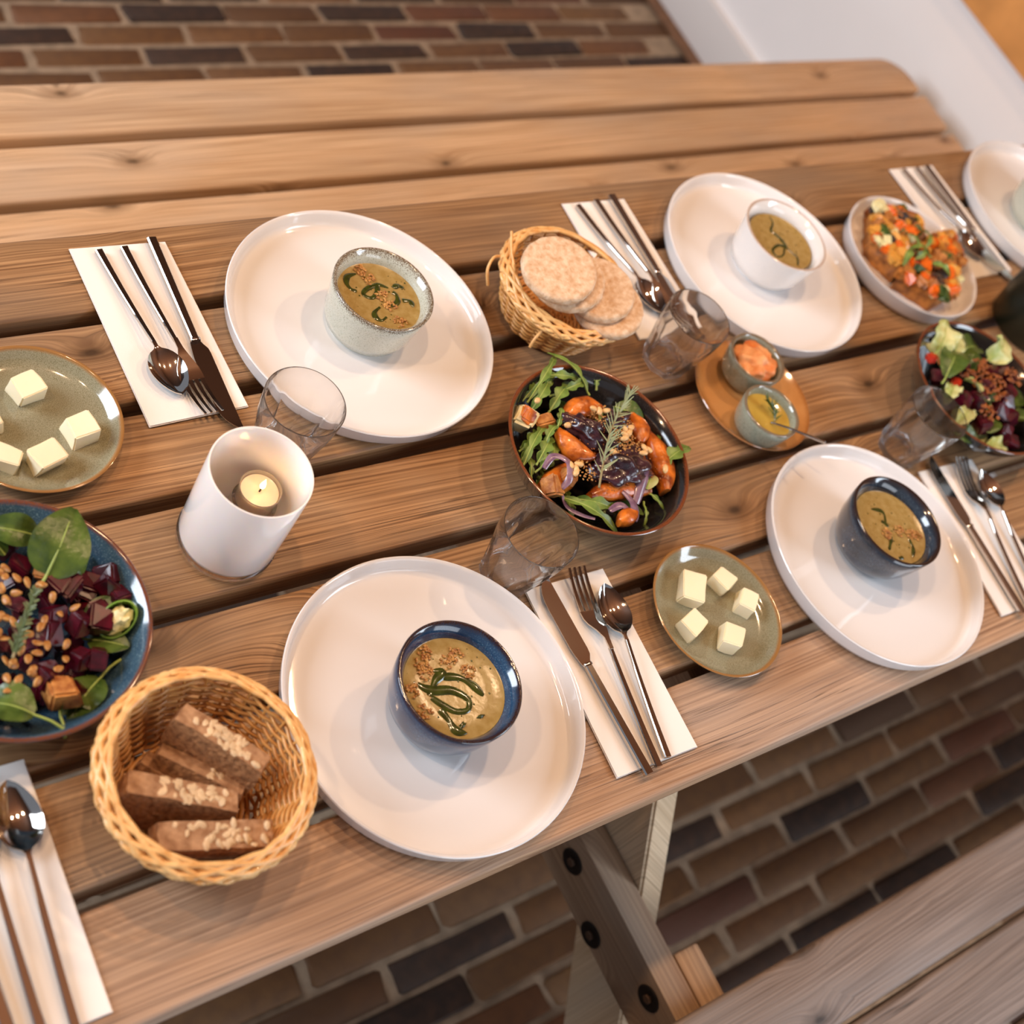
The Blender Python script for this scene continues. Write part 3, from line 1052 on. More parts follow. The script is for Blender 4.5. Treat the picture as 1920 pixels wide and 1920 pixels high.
def cutlery(kind, end, tip, label, z=0.0042, flip=False, tilt=0.0):
    e, t = Vector(end), Vector(tip)
    d = t - e
    root = thing(kind, label, kind, (e.x, e.y, TZ + z), math.atan2(d.y, d.x) - math.pi / 2, 'steel cutlery on napkins')
    root.rotation_euler = (tilt, 0, root.rotation_euler[2])
    s = d.length / CUT_L[kind]
    root.scale = (-1 if flip else 1, s, 1)
    for nm, me in CUT[kind]:
        obj(nm, me, M['steel'], root)
    return root


WH = ['on the napkin left of the pale green soup bowl', 'on the cream napkin behind the rice cake basket', 'on the cream napkin at top right', 'on the napkin between blue-bowl plate and butter plate', 'on the napkin at the right edge', 'on the bottom left corner napkin']
cutlery('spoon', (0.0246, 0.2158), (0.0365, 0.0440), 'polished steel spoon ' + WH[0])
cutlery('fork', (0.0496, 0.2165), (0.0560, 0.0175), 'polished steel fork ' + WH[0])
cutlery('knife', (0.0793, 0.2223), (0.0705, 0.0008), 'polished steel knife ' + WH[0])
cutlery('spoon', (0.6084, 0.2099), (0.6310, 0.0420), 'polished steel spoon ' + WH[1])
cutlery('fork', (0.6397, 0.2149), (0.6470, 0.0160), 'polished steel fork ' + WH[1])
cutlery('knife', (0.6655, 0.2181), (0.6630, 0.0030), 'polished steel knife ' + WH[1])
cutlery('spoon', (1.2197, 0.2124), (1.2440, 0.0430), 'polished steel spoon ' + WH[2])
cutlery('fork', (1.2506, 0.2128), (1.2620, 0.0150), 'polished steel fork ' + WH[2])
cutlery('knife', (1.2720, 0.2132), (1.2786, -0.0050), 'polished steel knife ' + WH[2])
cutlery('knife', (0.2976, -0.4268), (0.2950, -0.2170), 'polished steel knife ' + WH[3], flip=True)
cutlery('fork', (0.3127, -0.4240), (0.3350, -0.2200), 'polished steel fork ' + WH[3])
cutlery('spoon', (0.3271, -0.4192), (0.3575, -0.2440), 'polished steel spoon ' + WH[3])
cutlery('knife', (0.8822, -0.4277), (0.8954, -0.2120), 'polished steel knife ' + WH[4], flip=True)
cutlery('fork', (0.9000, -0.4250), (0.9405, -0.2270), 'polished steel fork ' + WH[4])
cutlery('spoon', (0.9280, -0.4200), (0.9640, -0.2500), 'polished steel spoon ' + WH[4])
cutlery('spoon', (-0.2374, -0.4300), (-0.2230, -0.2500), 'polished steel spoon ' + WH[5])
cutlery('fork', (-0.2590, -0.4300), (-0.2490, -0.2300), 'polished steel fork ' + WH[5])
cutlery('knife', (-0.2790, -0.4300), (-0.2720, -0.2160), 'polished steel knife ' + WH[5], flip=True)

# ------------------------------------------------------------------ butter
def butter(x, y, rot, s, label, grp, seed):
    bm = chunk(0.024 * s[0], 0.020 * s[1], 0.017 * s[2], seed, 0.10, 3, 0.05)
    for v in bm.verts:
        if v.co.z < -0.0072 * s[2]:
            v.co.z = -0.0078 * s[2]
            v.co.x *= 1.04
    o = obj('butter_pat', from_bm('butter_pat', bm, True, 30), M['butter'], loc=(x, y, TZ + 0.0127 + 0.0078 * (s[2] - 1)), rot=(0, 0, rot))
    return tag(o, label, 'butter', grp)


GB = 'butter pats on the right olive plate'
butter(0.4510, -0.2775, 0.95, (1.25, 1.15, 1.0), 'largest pale butter pat on the right olive plate, nearest the napkin', GB, 1)
butter(0.4930, -0.2800, 0.35, (0.85, 1.15, 1.0), 'upright butter pat topmost on the right olive plate', GB, 2)
butter(0.5080, -0.3085, 0.75, (0.95, 0.9, 0.95), 'small butter pat nearest the white plate on the right olive plate', GB, 3)
butter(0.4270, -0.3120, 0.30, (0.95, 1.0, 1.0), 'cube of butter lowest at left on the right olive plate', GB, 4)
butter(0.4640, -0.3375, 0.80, (1.15, 1.0, 1.0), 'butter pat nearest the table front edge on the right olive plate', GB, 5)
GB = 'butter pats on the left olive plate'
butter(-0.0950, 0.0745, 0.25, (1.0, 1.05, 1.05), 'topmost butter pat on the olive plate at the left edge', GB, 6)
butter(-0.0635, 0.0260, 0.10, (1.0, 1.2, 1.05), 'butter pat nearest the napkin on the olive plate at the left edge', GB, 7)
butter(-0.1020, 0.0060, 0.30, (1.2, 1.0, 1.05), 'lowest butter pat on the olive plate at the left edge', GB, 8)
butter(-0.1350, 0.0130, 0.95, (0.75, 1.2, 0.9), 'narrow butter pat low on the olive plate at the picture edge', GB, 9)
butter(-0.1400, 0.0500, 0.1, (1.0, 1.0, 1.0), 'butter pat just cut off by the left picture edge', GB, 10)

# ------------------------------------------------------------------ soups
def soup_mat():
    m, nt, b = new_mat('vegetable_soup')
    L = nt.links.new
    tc = N(nt, 'ShaderNodeTexCoord')
    nz = N(nt, 'ShaderNodeTexNoise')
    nz.inputs['Scale'].default_value = 130
    nz.inputs['Detail'].default_value = 4
    L(tc.outputs['Object'], nz.inputs['Vector'])
    vo = N(nt, 'ShaderNodeTexNoise')
    vo.inputs['Scale'].default_value = 420
    L(tc.outputs['Object'], vo.inputs['Vector'])
    c = mixc(nt, ramp(nt, nz.outputs['Fac'], [(0.35, 0.0), (0.7, 1.0)]), lin(150, 122, 66), lin(168, 142, 88))
    c = mixc(nt, ramp(nt, vo.outputs['Fac'], [(0.68, 0.0), (0.74, 0.7)]), c, lin(96, 84, 34))
    L(c, b.inputs['Base Color'])
    b.inputs['Roughness'].default_value = 0.22
    bp = N(nt, 'ShaderNodeBump')
    bp.inputs['Strength'].default_value = 0.25
    bp.inputs['Distance'].default_value = 0.001
    L(nz.outputs['Fac'], bp.inputs['Height'])
    L(bp.outputs['Normal'], b.inputs['Normal'])
    return m


M['soup'] = soup_mat()
M['oil'] = plain('green_herb_oil', lin(56, 62, 20), 0.15, var=0.35, vscale=160, coat=0.4)
M['crumb'] = plain('toasted_crumble', lin(150, 92, 40), 0.45, col2=lin(206, 156, 84), vscale=300)


def crumble_mesh(pts, n, spread, size, seed, h=0.0):
    r = random.Random(seed)
    parts = []
    for (x, y) in pts:
        for _ in range(n):
            a = r.uniform(0, 6.28)
            d_ = spread * math.sqrt(r.random())
            bm = blob(size * r.uniform(0.5, 1.1), size * r.uniform(0.5, 1.0), size * r.uniform(0.4, 0.8), 1, 0.5, 2.0, r.random() * 50)
            Vv = [v.co.copy() for v in bm.verts]
            Ff = [tuple(v.index for v in f_.verts) for f_ in bm.faces]
            bm.free()
            parts.append(xf((Vv, Ff), Matrix.Translation((x + d_ * math.cos(a), y + d_ * math.sin(a), h + r.uniform(0, size * 0.5)))))
    V, F = join(parts)
    return mesh('crumble', V, F, True, 60)


def soup(cx, cy, R_, label, swirls, crumbs, shift=(0, 0), w=0.0021, zl=0.0515):
    t = thing('soup', label, 'soup', (cx, cy, TZ + zl), 0, 'soups in small bowls')
    v, f = lathe([(0, -0.012), (R_ * 0.86, -0.012), (R_, 0.0006), (R_ - 0.001, 0.0), (R_ * 0.6, 0.0001), (0, 0.0)], 72)
    obj('broth', fix(mesh('broth', v, f, True, 60)), M['soup'], t)
    for k, s in enumerate(swirls):
        pts = smooth_path([(a + shift[0], b + shift[1], 0.0004) for a, b in s], 6)
        r = random.Random(k)
        ph = r.uniform(0, 6)
        v, f = tube(pts, lambda q: w * (0.55 + 0.75 * math.sin(math.pi * min(1, q * 0.9 + 0.1)) + 0.35 * math.sin(9 * q + ph)), 8, flat=0.28, up=(0, 0, 1))
        obj('oil_swirl', mesh('oil_swirl', v, f, True, 60), M['oil'], t)
    if crumbs:
        o = obj('nut_crumble', crumble_mesh([(a + shift[0], b + shift[1]) for a, b in crumbs], 30, 0.0070, 0.0017, 5, 0.0005), M['crumb'], t)
        o['kind'] = 'stuff'
    # floating flecks of herb
    r = random.Random(int(cx * 1000))
    fl = []
    for _ in range(26):
        a, d_ = r.uniform(0, 6.28), R_ * 0.92 * math.sqrt(r.random())
        s = r.uniform(0.0005, 0.0011)
        fl.append(xf(lathe([(0, 0.0003), (s, 0.0001), (0, -0.0002)], 6), Matrix.Translation((d_ * math.cos(a), d_ * math.sin(a), 0.0001))))
    V, F = join(fl)
    o = obj('herb_flecks', mesh('herb_flecks', V, F), M['oil'], t)
    o['kind'] = 'stuff'
    return t


S1 = [[(-0.0113, 0.0313), (-0.0216, 0.0296), (-0.0263, 0.0221), (-0.0252, 0.0147), (-0.0204, 0.0109)], [(0.0057, 0.0154), (-0.0061, 0.013), (-0.0148, 0.007), (-0.0083, 0.0009), (0.0013, 0.0067), (0.0057, 0.0154), (0.0155, 0.0098)], [(0.021, 0.009), (0.028, 0.0112), (0.0315, 0.0065)], [(0.0176, 0.0043), (0.0202, -0.0002), (0.0171, -0.0081), (0.0061, -0.0125)], [(0.0236, -0.007), (0.0313, -0.0092), (0.0314, -0.0165)], [(-0.0047, -0.0109), (-0.0129, -0.0157), (-0.0148, -0.0215), (-0.0105, -0.0262), (-0.0033, -0.0233)]]
K1 = [(-0.0039, 0.0346), (-0.0008, 0.0236), (0.0039, 0.0022), (0.007, -0.0106), (0.008, -0.0313)]
S2 = [[(-0.0081, 0.021), (-0.0013, 0.0172), (-0.01, 0.0125), (-0.0183, 0.0053), (-0.022, 0.0016)], [(-0.0025, 0.0135), (0.0116, 0.0082), (0.0204, -0.0021), (0.0249, -0.0135)], [(-0.0272, 0.0147), (-0.0231, 0.0093), (-0.0153, 0.0044), (-0.0003, -0.0004), (0.0095, -0.0118), (0.0049, -0.0202), (-0.0064, -0.0181), (-0.0153, -0.0087), (-0.0212, -0.0002)], [(-0.019, -0.0123), (-0.0161, -0.023), (-0.0146, -0.0331), (-0.0061, -0.0385)], [(-0.0072, -0.0292), (-0.0057, -0.0329)], [(0.0132, -0.0278), (0.0132, -0.031)]]
K2 = [(-0.0069, 0.0378), (-0.016, 0.0293), (-0.0153, 0.0208), (0.0191, 0.0285), (0.0075, 0.0237), (0.0221, 0.0108), (-0.0342, 0.0101), (-0.0331, -0.0093)]
S3 = [[(-0.0048, 0.027), (0.0061, 0.0225), (0.0083, 0.0163), (0.0011, 0.005)], [(-0.0011, 0.0111), (0.0039, 0.0024)], [(-0.0012, -0.0093), (-0.0158, -0.0221)], [(0.0206, -0.0187), (0.0188, -0.0293), (0.0093, -0.0386)], [(-0.0098, -0.0345), (-0.0031, -0.0353)]]
K3 = [(-0.0047, -0.0047), (0.0142, -0.0058), (0.028, -0.0131), (0.0347, -0.0168)]
S4 = [[(0.0155, 0.0391), (0.0141, 0.0314), (0.003, 0.0211), (0.0057, 0.016), (0.0097, 0.0068), (0.0098, -0.0047), (-0.001, -0.0014), (-0.0152, -0.0073), (-0.0148, -0.0168), (-0.0036, -0.0163), (0.0084, -0.0064), (0.0138, -0.0167), (0.0168, -0.0228), (0.0098, -0.0333)]]
soup(0.2520, 0.0895, 0.0436, 'golden green soup with herb oil and nut crumble in pale green bowl', S1, K1)
soup(0.1270, -0.3046, 0.0458, 'golden green soup with dark herb swirl in vivid blue bowl', S2, K2, (-0.003, -0.0013), 0.0029)
soup(0.7125, -0.2934, 0.0458, 'golden soup sprinkled with crumble in dark slate blue bowl', S3, K3, (-0.0055, -0.0013), 0.0017)
soup(0.8287, 0.0887, 0.0440, 'golden soup with one looping herb oil line in white bowl', S4, None, (-0.006, -0.003), 0.0015)
soup(1.424, 0.0959, 0.0440, 'soup in the bowl cut off by the right edge', [[(-0.01, 0.01), (0.01, -0.01)]], None)

# ------------------------------------------------------------------ wicker baskets
M['wicker'] = plain('peeled_willow', lin(236, 190, 126), 0.4, col2=lin(212, 152, 84), vscale=90, coat=0.25)
M['wicker_in'] = plain('willow_weaver', lin(222, 166, 96), 0.42, col2=lin(190, 126, 58), vscale=90, coat=0.2)


def basket(cx, cy, R_, H, rb, label, seed, loose=False):
    root = thing('bread_basket', label, 'basket', (cx, cy, TZ), 0, 'round wicker baskets')
    r = random.Random(seed)
    ns = 27
    rad = lambda z: rb + (R_ - 0.004 - rb) * (z / H) ** 0.75
    for k in range(ns):
        a = 2 * math.pi * k / ns
        pts = [(rad(z) * math.cos(a), rad(z) * math.sin(a), z) for z in [0.003 + (H - 0.008) * i / 6 for i in range(7)]]
        pts = [(0.012 * math.cos(a), 0.012 * math.sin(a), 0.003), (rb * 0.6 * math.cos(a), rb * 0.6 * math.sin(a), 0.003)] + pts
        v, f = tube(smooth_path(pts, 2), 0.0013, 6)
        obj('stake', mesh('stake', v, f), M['wicker_in'], root)
    nrow = int((H - 0.012) / 0.0034)
    for j in range(nrow):
        z = 0.0045 + j * 0.0034
        pts = []
        m = ns * 6
        ph = math.pi * (j % 2)
        for i in range(m):
            a = 2 * math.pi * i / m
            rr = rad(z) + 0.0021 * math.cos(ns / 2 * a * 1.0 + ph + (0.0 if ns % 2 == 0 else 0)) if ns % 2 == 0 else rad(z) + 0.0021 * math.cos((ns - 1) / 2 * a + ph)
            pts.append((rr * math.cos(a), rr * math.sin(a), z + 0.0006 * math.sin(5 * a + j)))
        v, f = tube(pts, 0.00165, 6, closed=True, up=(0, 0, 1))
        obj('weaver', mesh('weaver', v, f, True, 80), M['wicker_in'], root)
    # base coils
    for j in range(int(rb / 0.0046)):
        rr = rb - 0.0015 - j * 0.0046
        pts = [(rr * math.cos(a), rr * math.sin(a), 0.0026 + 0.0012 * math.cos(9 * a + math.pi * (j % 2))) for a in [2 * math.pi * i / 54 for i in range(54)]]
        v, f = tube(pts, 0.0022, 6, closed=True, up=(0, 0, 1))
        obj('base_coil', mesh('base_coil', v, f, True, 80), M['wicker_in'], root)
    # braided border: arcs that rise, cross over and tuck back
    for k in range(19):
        a0 = 2 * math.pi * k / 19
        span = 2 * math.pi / 19 * 4.4
        pts = []
        for i in range(13):
            t = i / 12
            a = a0 + span * t
            side = math.cos(math.pi * 2.0 * t)
            rr = R_ - 0.0050 + 0.0048 * side + r.uniform(-0.0004, 0.0004)
            z = H - 0.0085 + 0.0082 * math.sin(math.pi * t) ** 0.8 + 0.0008 * math.sin(7 * a)
            pts.append((rr * math.cos(a), rr * math.sin(a), z))
        v, f = tube(smooth_path(pts, 2), 0.0023 + r.uniform(-0.0003, 0.0003), 7)
        obj('border_strand', mesh('border_strand', v, f, True, 80), M['wicker'], root)
    for j, (dr, dz) in enumerate(((0.0005, -0.0105), (-0.0002, -0.0075))):
        pts = []
        for i in range(160):
            a = 2 * math.pi * i / 160
            rr = R_ - 0.001 + dr + 0.0012 * math.sin(ns * a + j * 3)
            pts.append((rr * math.cos(a), rr * math.sin(a), H + dz + 0.001 * math.sin(ns * a + j * 2)))
        v, f = tube(pts, 0.0021, 6, closed=True, up=(0, 0, 1))
        obj('border_strand', mesh('border_strand', v, f, True, 80), M['wicker'], root)
    if loose:
        for pts in (((-0.050, 0.062, H + 0.012), (-0.058, 0.040, H + 0.004), (-0.062, 0.015, H - 0.003), (-0.066, -0.010, H - 0.006)),
                    ((-0.082, 0.026, H - 0.026), (-0.086, 0.034, H - 0.010), (-0.078, 0.042, H - 0.002), (-0.068, 0.044, H - 0.003)),
                    ((-0.055, -0.045, H - 0.012), (-0.066, -0.050, H - 0.020), (-0.071, -0.054, H - 0.030))):
            v, f = tube(smooth_path(pts, 5), 0.0016, 7)
            obj('loose_twig', mesh('loose_twig', v, f, True, 80), M['wicker'], root)
    return root


BK1 = (-0.1047, -0.3082)
BK2 = (0.4790, 0.0710)
basket(BK1[0], BK1[1], 0.0815, 0.076, 0.050, 'round wicker basket holding brown bread slices, bottom left', 3)
basket(BK2[0], BK2[1], 0.0770, 0.062, 0.050, 'round wicker basket with loose twigs holding rice cakes', 4, True)

# bread
M['crust'] = plain('bread_crust', lin(140, 98, 64), 0.8, col2=lin(186, 144, 106), vscale=120, bump=0.8, bscale=160)
M['crumbside'] = plain('bread_crumb', lin(178, 130, 86), 0.85, col2=lin(120, 80, 48), vscale=220, bump=1.0, bscale=260)
M['oat'] = plain('oat_flake', lin(214, 184, 144), 0.75, var=0.15)


def bread(x, y, rotz, L_, T_, H_, tilt, z, label, seed, oats=34):
    root = thing('bread_slice', label, 'bread', (x, y, TZ + z), rotz, 'bread slices in the basket')
    root.rotation_euler = (tilt[0], tilt[1], rotz)
    bm = bmesh.new()
    bmesh.ops.create_cube(bm, size=1.0)
    bmesh.ops.subdivide_edges(bm, edges=list(bm.edges), cuts=7, use_grid_fill=True)
    for v in bm.verts:
        p = v.co * 2
        # round the corners in the face plane
        ex = max(abs(p.x), abs(p.z))
        q = Vector((p.x, p.y, p.z))
        k = 1 - 0.05 * max(0, (abs(p.x) * abs(p.z)) - 0.55) / 0.45
        q.x *= k
        q.z *= k
        ky = 1 - 0.05 * max(0.0, ex - 0.75) / 0.25
        q.y *= ky
        w = 1.0 if q.z > 0 else 1.0 + 0.16 * q.z
        n_ = noise.noise_vector(Vector((p.x * 3 + seed, p.y * 2, p.z * 3))) * 0.05
        v.co = Vector(((q.x * w + n_.x * 0.6) * L_ / 2, (q.y + n_.y * 2.2) * T_ / 2, (q.z + n_.z) * H_ / 2))
    me = from_bm('crumb', bm, True, 60)
    body = obj('crumb', me, None, root)
    me.materials.append(M['crumbside'])
    me.materials.append(M['crust'])
    for p in me.polygons:
        if abs(p.normal.y) < 0.55:
            p.material_index = 1
    r = random.Random(seed)
    parts = []
    for _ in range(oats):
        fx = max(-0.85, min(0.85, r.gauss(0.05, 0.30)))
        fy = r.uniform(-0.75, 0.75)
        px, py = fx * L_ / 2, fy * T_ / 2
        s = r.uniform(0.0024, 0.0042)
        bm2 = blob(s * 1.25, s * 0.8, s * 0.3, 1, 0.3, 2, r.random() * 30)
        Vv = [v.co.copy() for v in bm2.verts]
        Ff = [tuple(v.index for v in f_.verts) for f_ in bm2.faces]
        bm2.free()
        parts.append(xf((Vv, Ff), Matrix.Translation((px, py, H_ / 2 * 0.99)) @ Matrix.Rotation(r.uniform(0, 6.28), 4, 'Z') @ Matrix.Rotation(r.uniform(-0.5, 0.5), 4, 'X')))
    V, F = join(parts)
    o = obj('oat_flakes', mesh('oat_flakes', V, F, True, 60), M['oat'], root)
    o['kind'] = 'stuff'
    return root


bread(-0.1135, -0.3505, -0.32, 0.088, 0.0215, 0.046, (0.10, 0.0), 0.038, 'front brown bread slice with oat flakes along its crust', 11, 30)
bread(-0.1265, -0.3170, -0.52, 0.086, 0.0190, 0.046, (-0.16, 0.05), 0.038, 'second brown bread slice behind the front one', 12, 34)
bread(-0.0865, -0.2895, -0.92, 0.078, 0.0190, 0.046, (-0.22, 0.04), 0.044, 'rearmost brown bread slice leaning on the basket side', 13, 44)
bread(-0.1040, -0.3040, -0.83, 0.072, 0.0150, 0.034, (-0.45, 0.0), 0.031, 'shaded bread slice wedged below the rearmost one', 14, 6)
bread(-0.1180, -0.2980, -0.95, 0.060, 0.0160, 0.026, (-0.40, 0.0), 0.022, 'smallest bread slice lying deep in the basket', 15, 4)

# rice cakes
M['rice'] = plain('puffed_rice', lin(226, 196, 164), 0.8, col2=lin(198, 156, 116), vscale=150, bump=0.9, bscale=220)


def rice_cake(x, y, z, R_, tilt, label, seed):
    n, m = 64, 14
    V, F = [], []
    T_ = 0.0115
    prof = [(R_ * i / 9, T_ / 2) for i in range(9)] + [(R_ * 0.965, T_ * 0.46), (R_, T_ * 0.22), (R_ * 1.005, -T_ * 0.1), (R_ * 0.975, -T_ * 0.45)] + [(R_ * i / 5, -T_ / 2) for i in range(4, -1, -1)]
    v, f = lathe(prof, n)
    out = []
    for p in v:
        p = Vector(p)
        b = noise.noise(p * 190 + Vector((seed, 0, 0))) * 0.0009 + abs(noise.noise(p * 120 + Vector((0, seed, 0)))) * 0.0012
        nrm = Vector((p.x, p.y, 0)).normalized() if abs(p.z) < T_ * 0.45 else Vector((0, 0, 1 if p.z > 0 else -1))
        out.append(p + nrm * b)
    me = fix(mesh('rice_cake', out, f, True, 70))
    return tag(obj('rice_cake', me, M['rice'], loc=(x, y, TZ + z), rot=(tilt[0], tilt[1], 0)), label, 'rice cake', 'rice cakes in the basket')


TL = (0.03, -0.20)
rice_cake(0.5008, 0.0280, 0.0665, 0.0390, TL + (0.3,), 'lowest puffed rice cake overhanging the basket rim', 3.1)
rice_cake(0.4900, 0.0428, 0.0778, 0.0390, TL + (1.0,), 'second lowest puffed rice cake in the basket', 5.7)
rice_cake(0.4540, 0.0590, 0.0830, 0.0400, TL + (1.9,), 'second highest puffed rice cake leaning in the basket', 8.2)
rice_cake(0.4380, 0.0625, 0.0950, 0.0395, TL + (2.6,), 'topmost puffed rice cake leaning in the basket', 11.9)

# ------------------------------------------------------------------ salad leaves and pieces
M['spinach'] = plain('spinach_leaf', lin(48, 70, 24), 0.32, col2=lin(84, 104, 42), vscale=70, bump=0.5, bscale=160)
M['stem'] = plain('leaf_stem', lin(150, 168, 84), 0.4)
M['rocket'] = plain('rocket_leaf', lin(70, 98, 34), 0.4, col2=lin(120, 142, 64), vscale=80)
M['lettuce'] = plain('pale_lettuce', lin(150, 164, 84), 0.4, col2=lin(206, 204, 146), vscale=45)
M['beet'] = plain('beetroot', lin(84, 8, 28), 0.3, col2=lin(40, 5, 14), vscale=120, coat=0.4)
M['pseed'] = plain('pumpkin_seed', lin(158, 100, 44), 0.4, col2=lin(196, 150, 86), vscale=220)
M['pumpkin'] = plain('roasted_pumpkin', lin(224, 122, 36), 0.3, col2=lin(120, 48, 14), vscale=75, coat=0.35, bump=0.7, bscale=110)
M['onion'] = plain('red_onion', lin(104, 72, 96), 0.25, col2=lin(150, 122, 138), vscale=110, coat=0.5)
M['radic'] = plain('roasted_radicchio', lin(34, 18, 24), 0.25, col2=lin(66, 36, 46), vscale=90, coat=0.6, bump=0.6, bscale=140)
M['crouton'] = plain('toasted_crouton', lin(150, 86, 34), 0.6, col2=lin(206, 142, 72), vscale=120, bump=0.8, bscale=180)
M['cheese'] = plain('soft_cheese', lin(226, 214, 168), 0.5)
M['granola'] = plain('nut_granola', lin(168, 92, 30), 0.45, col2=lin(110, 56, 18), vscale=150, coat=0.2)
M['tomato'] = plain('tomato', lin(186, 46, 22), 0.2, coat=0.4)
M['rosemary'] = plain('rosemary_needle', lin(140, 150, 112), 0.5, var=0.2)
M['thyme'] = plain('thyme_leaf', lin(96, 112, 72), 0.5, var=0.25)
M['pepper'] = plain('green_pepper', lin(108, 142, 50), 0.25, coat=0.4)
M['pulp'] = plain('pale_pulp', lin(224, 214, 160), 0.5, var=0.15, vscale=200, bump=0.6)


def leaf_vf(L_, W_, curl=0.4, droop=0.3, fold=0.25, lobes=0, seed=0, nx=14, ny=6, tip=0.9, ruffle=0.07):
    V, F = [], []
    for i in range(nx + 1):
        t = i / nx
        w = math.sin(math.pi * (0.04 + 0.93 * t) ** tip) ** 0.75
        if lobes:
            w *= 0.35 + 0.65 * abs(math.sin(lobes * math.pi * t + 0.5)) if t < 0.72 else 1.0
        for j in range(ny + 1):
            u = -1 + 2 * j / ny
            y = u * w * W_ / 2
            z = fold * abs(y) * (1.0) - droop * L_ * t * t + curl * L_ * 0.25 * math.sin(math.pi * t)
            z += ruffle * W_ * noise.noise(Vector((t * 4 + seed, u * 2, seed * 2))) * (0.3 + abs(u))
            V.append((L_ * t, y, z))
    for i in range(nx):
        for j in range(ny):
            a = i * (ny + 1) + j
            F.append((a, a + 1, a + ny + 2, a + ny + 1))
    return V, F


def leaf(name, x, y, z, ang, L_, W_, mat, label, cat, grp, stem=0.0, pitch=0.0, roll=0.0, seed=0, **kw):
    root = thing(name, label, cat, (x, y, TZ + z), 0, grp)
    root.rotation_euler = (roll, -pitch, ang)
    v, f = leaf_vf(L_, W_, seed=seed, **kw)
    obj('blade', mesh('blade', v, f, True, 0), mat, root)
    rib = [(L_ * t, 0, -kw.get('droop', 0.3) * L_ * t * t + kw.get('curl', 0.4) * L_ * 0.25 * math.sin(math.pi * t) - 0.0002) for t in [i / 8 for i in range(8)]]
    pre = [(-stem, 0.1 * stem, -0.12 * stem), (-stem * 0.5, 0.02 * stem, 0.0)] if stem else []
    v, f = tube(smooth_path(pre + rib, 2), lambda q: 0.0012 * (1.1 - 0.8 * q), 6)
    obj('stem', mesh('stem', v, f, True, 80), M['stem'], root)
    return root


def rel(ax, ay, bx, by):
    return math.atan2(by - ay, bx - ax), math.hypot(bx - ax, by - ay)


def bowl_z(r, R_=0.1, base=0.011, rb=0.042):
    """inner surface height of a coupe bowl"""
    return base if r < rb else base + (0.050 - base) * ((r - rb) / (0.094 - rb)) ** 1.35


# ---- beetroot salad (left)
cx, cy = -0.1867, -0.1448
G1 = 'beetroot cubes in the blue salad bowl'
expl = [(-0.1683, -0.1012), (-0.1473, -0.1236), (-0.1379, -0.1288), (-0.1419, -0.161), (-0.1576, -0.1488), (-0.1273, -0.1614), (-0.1031, -0.1226), (-0.1094, -0.1328), (-0.1039, -0.1461), (-0.1381, -0.1898), (-0.152, -0.188), (-0.166, -0.1627), (-0.1795, -0.1942)]
r = random.Random(21)
beet_me = [from_bm('beet_cube_%d' % k, chunk(0.0155, 0.0145, 0.014, 40 + k, 0.14, 2, 0.10), True, 30) for k in range(6)]
pts = [(x, y, 0.047 - 0.20 * max(0, math.hypot(x - cx, y - cy) - 0.04), r.uniform(0.95, 1.3)) for x, y in expl]
for _ in range(64):
    a, d_ = r.uniform(0, 6.28), 0.070 * math.sqrt(r.random())
    pts.append((cx + d_ * math.cos(a), cy + d_ * math.sin(a), max(bowl_z(d_) + 0.007, 0.040 - 6.0 * d_ * d_ + r.uniform(-0.014, 0.004)), r.uniform(0.7, 1.1)))
for x, y, z, s in pts:
    tag(obj('beetroot_cube', beet_me[r.randrange(6)], M['beet'], loc=(x, y, TZ + z), rot=(r.uniform(-0.7, 0.7), r.uniform(-0.7, 0.7), r.uniform(0, 6)), scale=(s, s, s)),
        'glossy dark red beetroot cube in the blue salad bowl', 'beetroot', G1)


def seed_mesh(k, L_=0.0105, W_=0.0062, T_=0.0024):
    bm = bmesh.new()
    bmesh.ops.create_icosphere(bm, subdivisions=2, radius=1.0)
    for v in bm.verts:
        t = v.co.x
        w = 1.0 - 0.28 * t
        v.co = Vector((t * L_ / 2, v.co.y * W_ / 2 * w, v.co.z * T_ / 2 * (1 + 0.2 * noise.noise(v.co * 3 + Vector((k, 0, 0))))))
    return from_bm('pumpkin_seed_%d' % k, bm, True, 0)


seeds = [seed_mesh(k) for k in range(3)]
sl = [(-0.1834, -0.1118), (-0.1763, -0.1162), (-0.171, -0.1228), (-0.1614, -0.1267), (-0.1567, -0.1381), (-0.1559, -0.151), (-0.1431, -0.1496), (-0.1697, -0.1557), (-0.1746, -0.1605), (-0.1636, -0.1871), (-0.1713, -0.1933), (-0.16, -0.1772), (-0.1745, -0.1753), (-0.2049, -0.177), (-0.1906, -0.1813), (-0.1904, -0.1898), (-0.208, -0.1891), (-0.2029, -0.2014), (-0.2101, -0.1979), (-0.2091, -0.21), (-0.1854, -0.1635), (-0.1896, -0.1327), (-0.1903, -0.1225), (-0.1821, -0.1298)]
for _ in range(26):
    sl.append((r.gauss(-0.193, 0.014), r.gauss(-0.158, 0.026)))
for x, y in sl:
    d_ = math.hypot(x - cx, y - cy)
    z = 0.0585 - 0.25 * max(0, d_ - 0.02) + r.uniform(-0.002, 0.002)
    tag(obj('pumpkin_seed', seeds[r.randrange(3)], M['pseed'], loc=(x, y, TZ + z), rot=(r.uniform(-0.6, 0.6), r.uniform(-0.6, 0.6), r.uniform(0, 6)), scale=(0.92, 0.92, 0.92)),
        'tan toasted pumpkin seed on top of the beetroot salad', 'seed', 'pumpkin seeds on the beetroot salad')
GL = 'spinach leaves in the blue salad bowl'
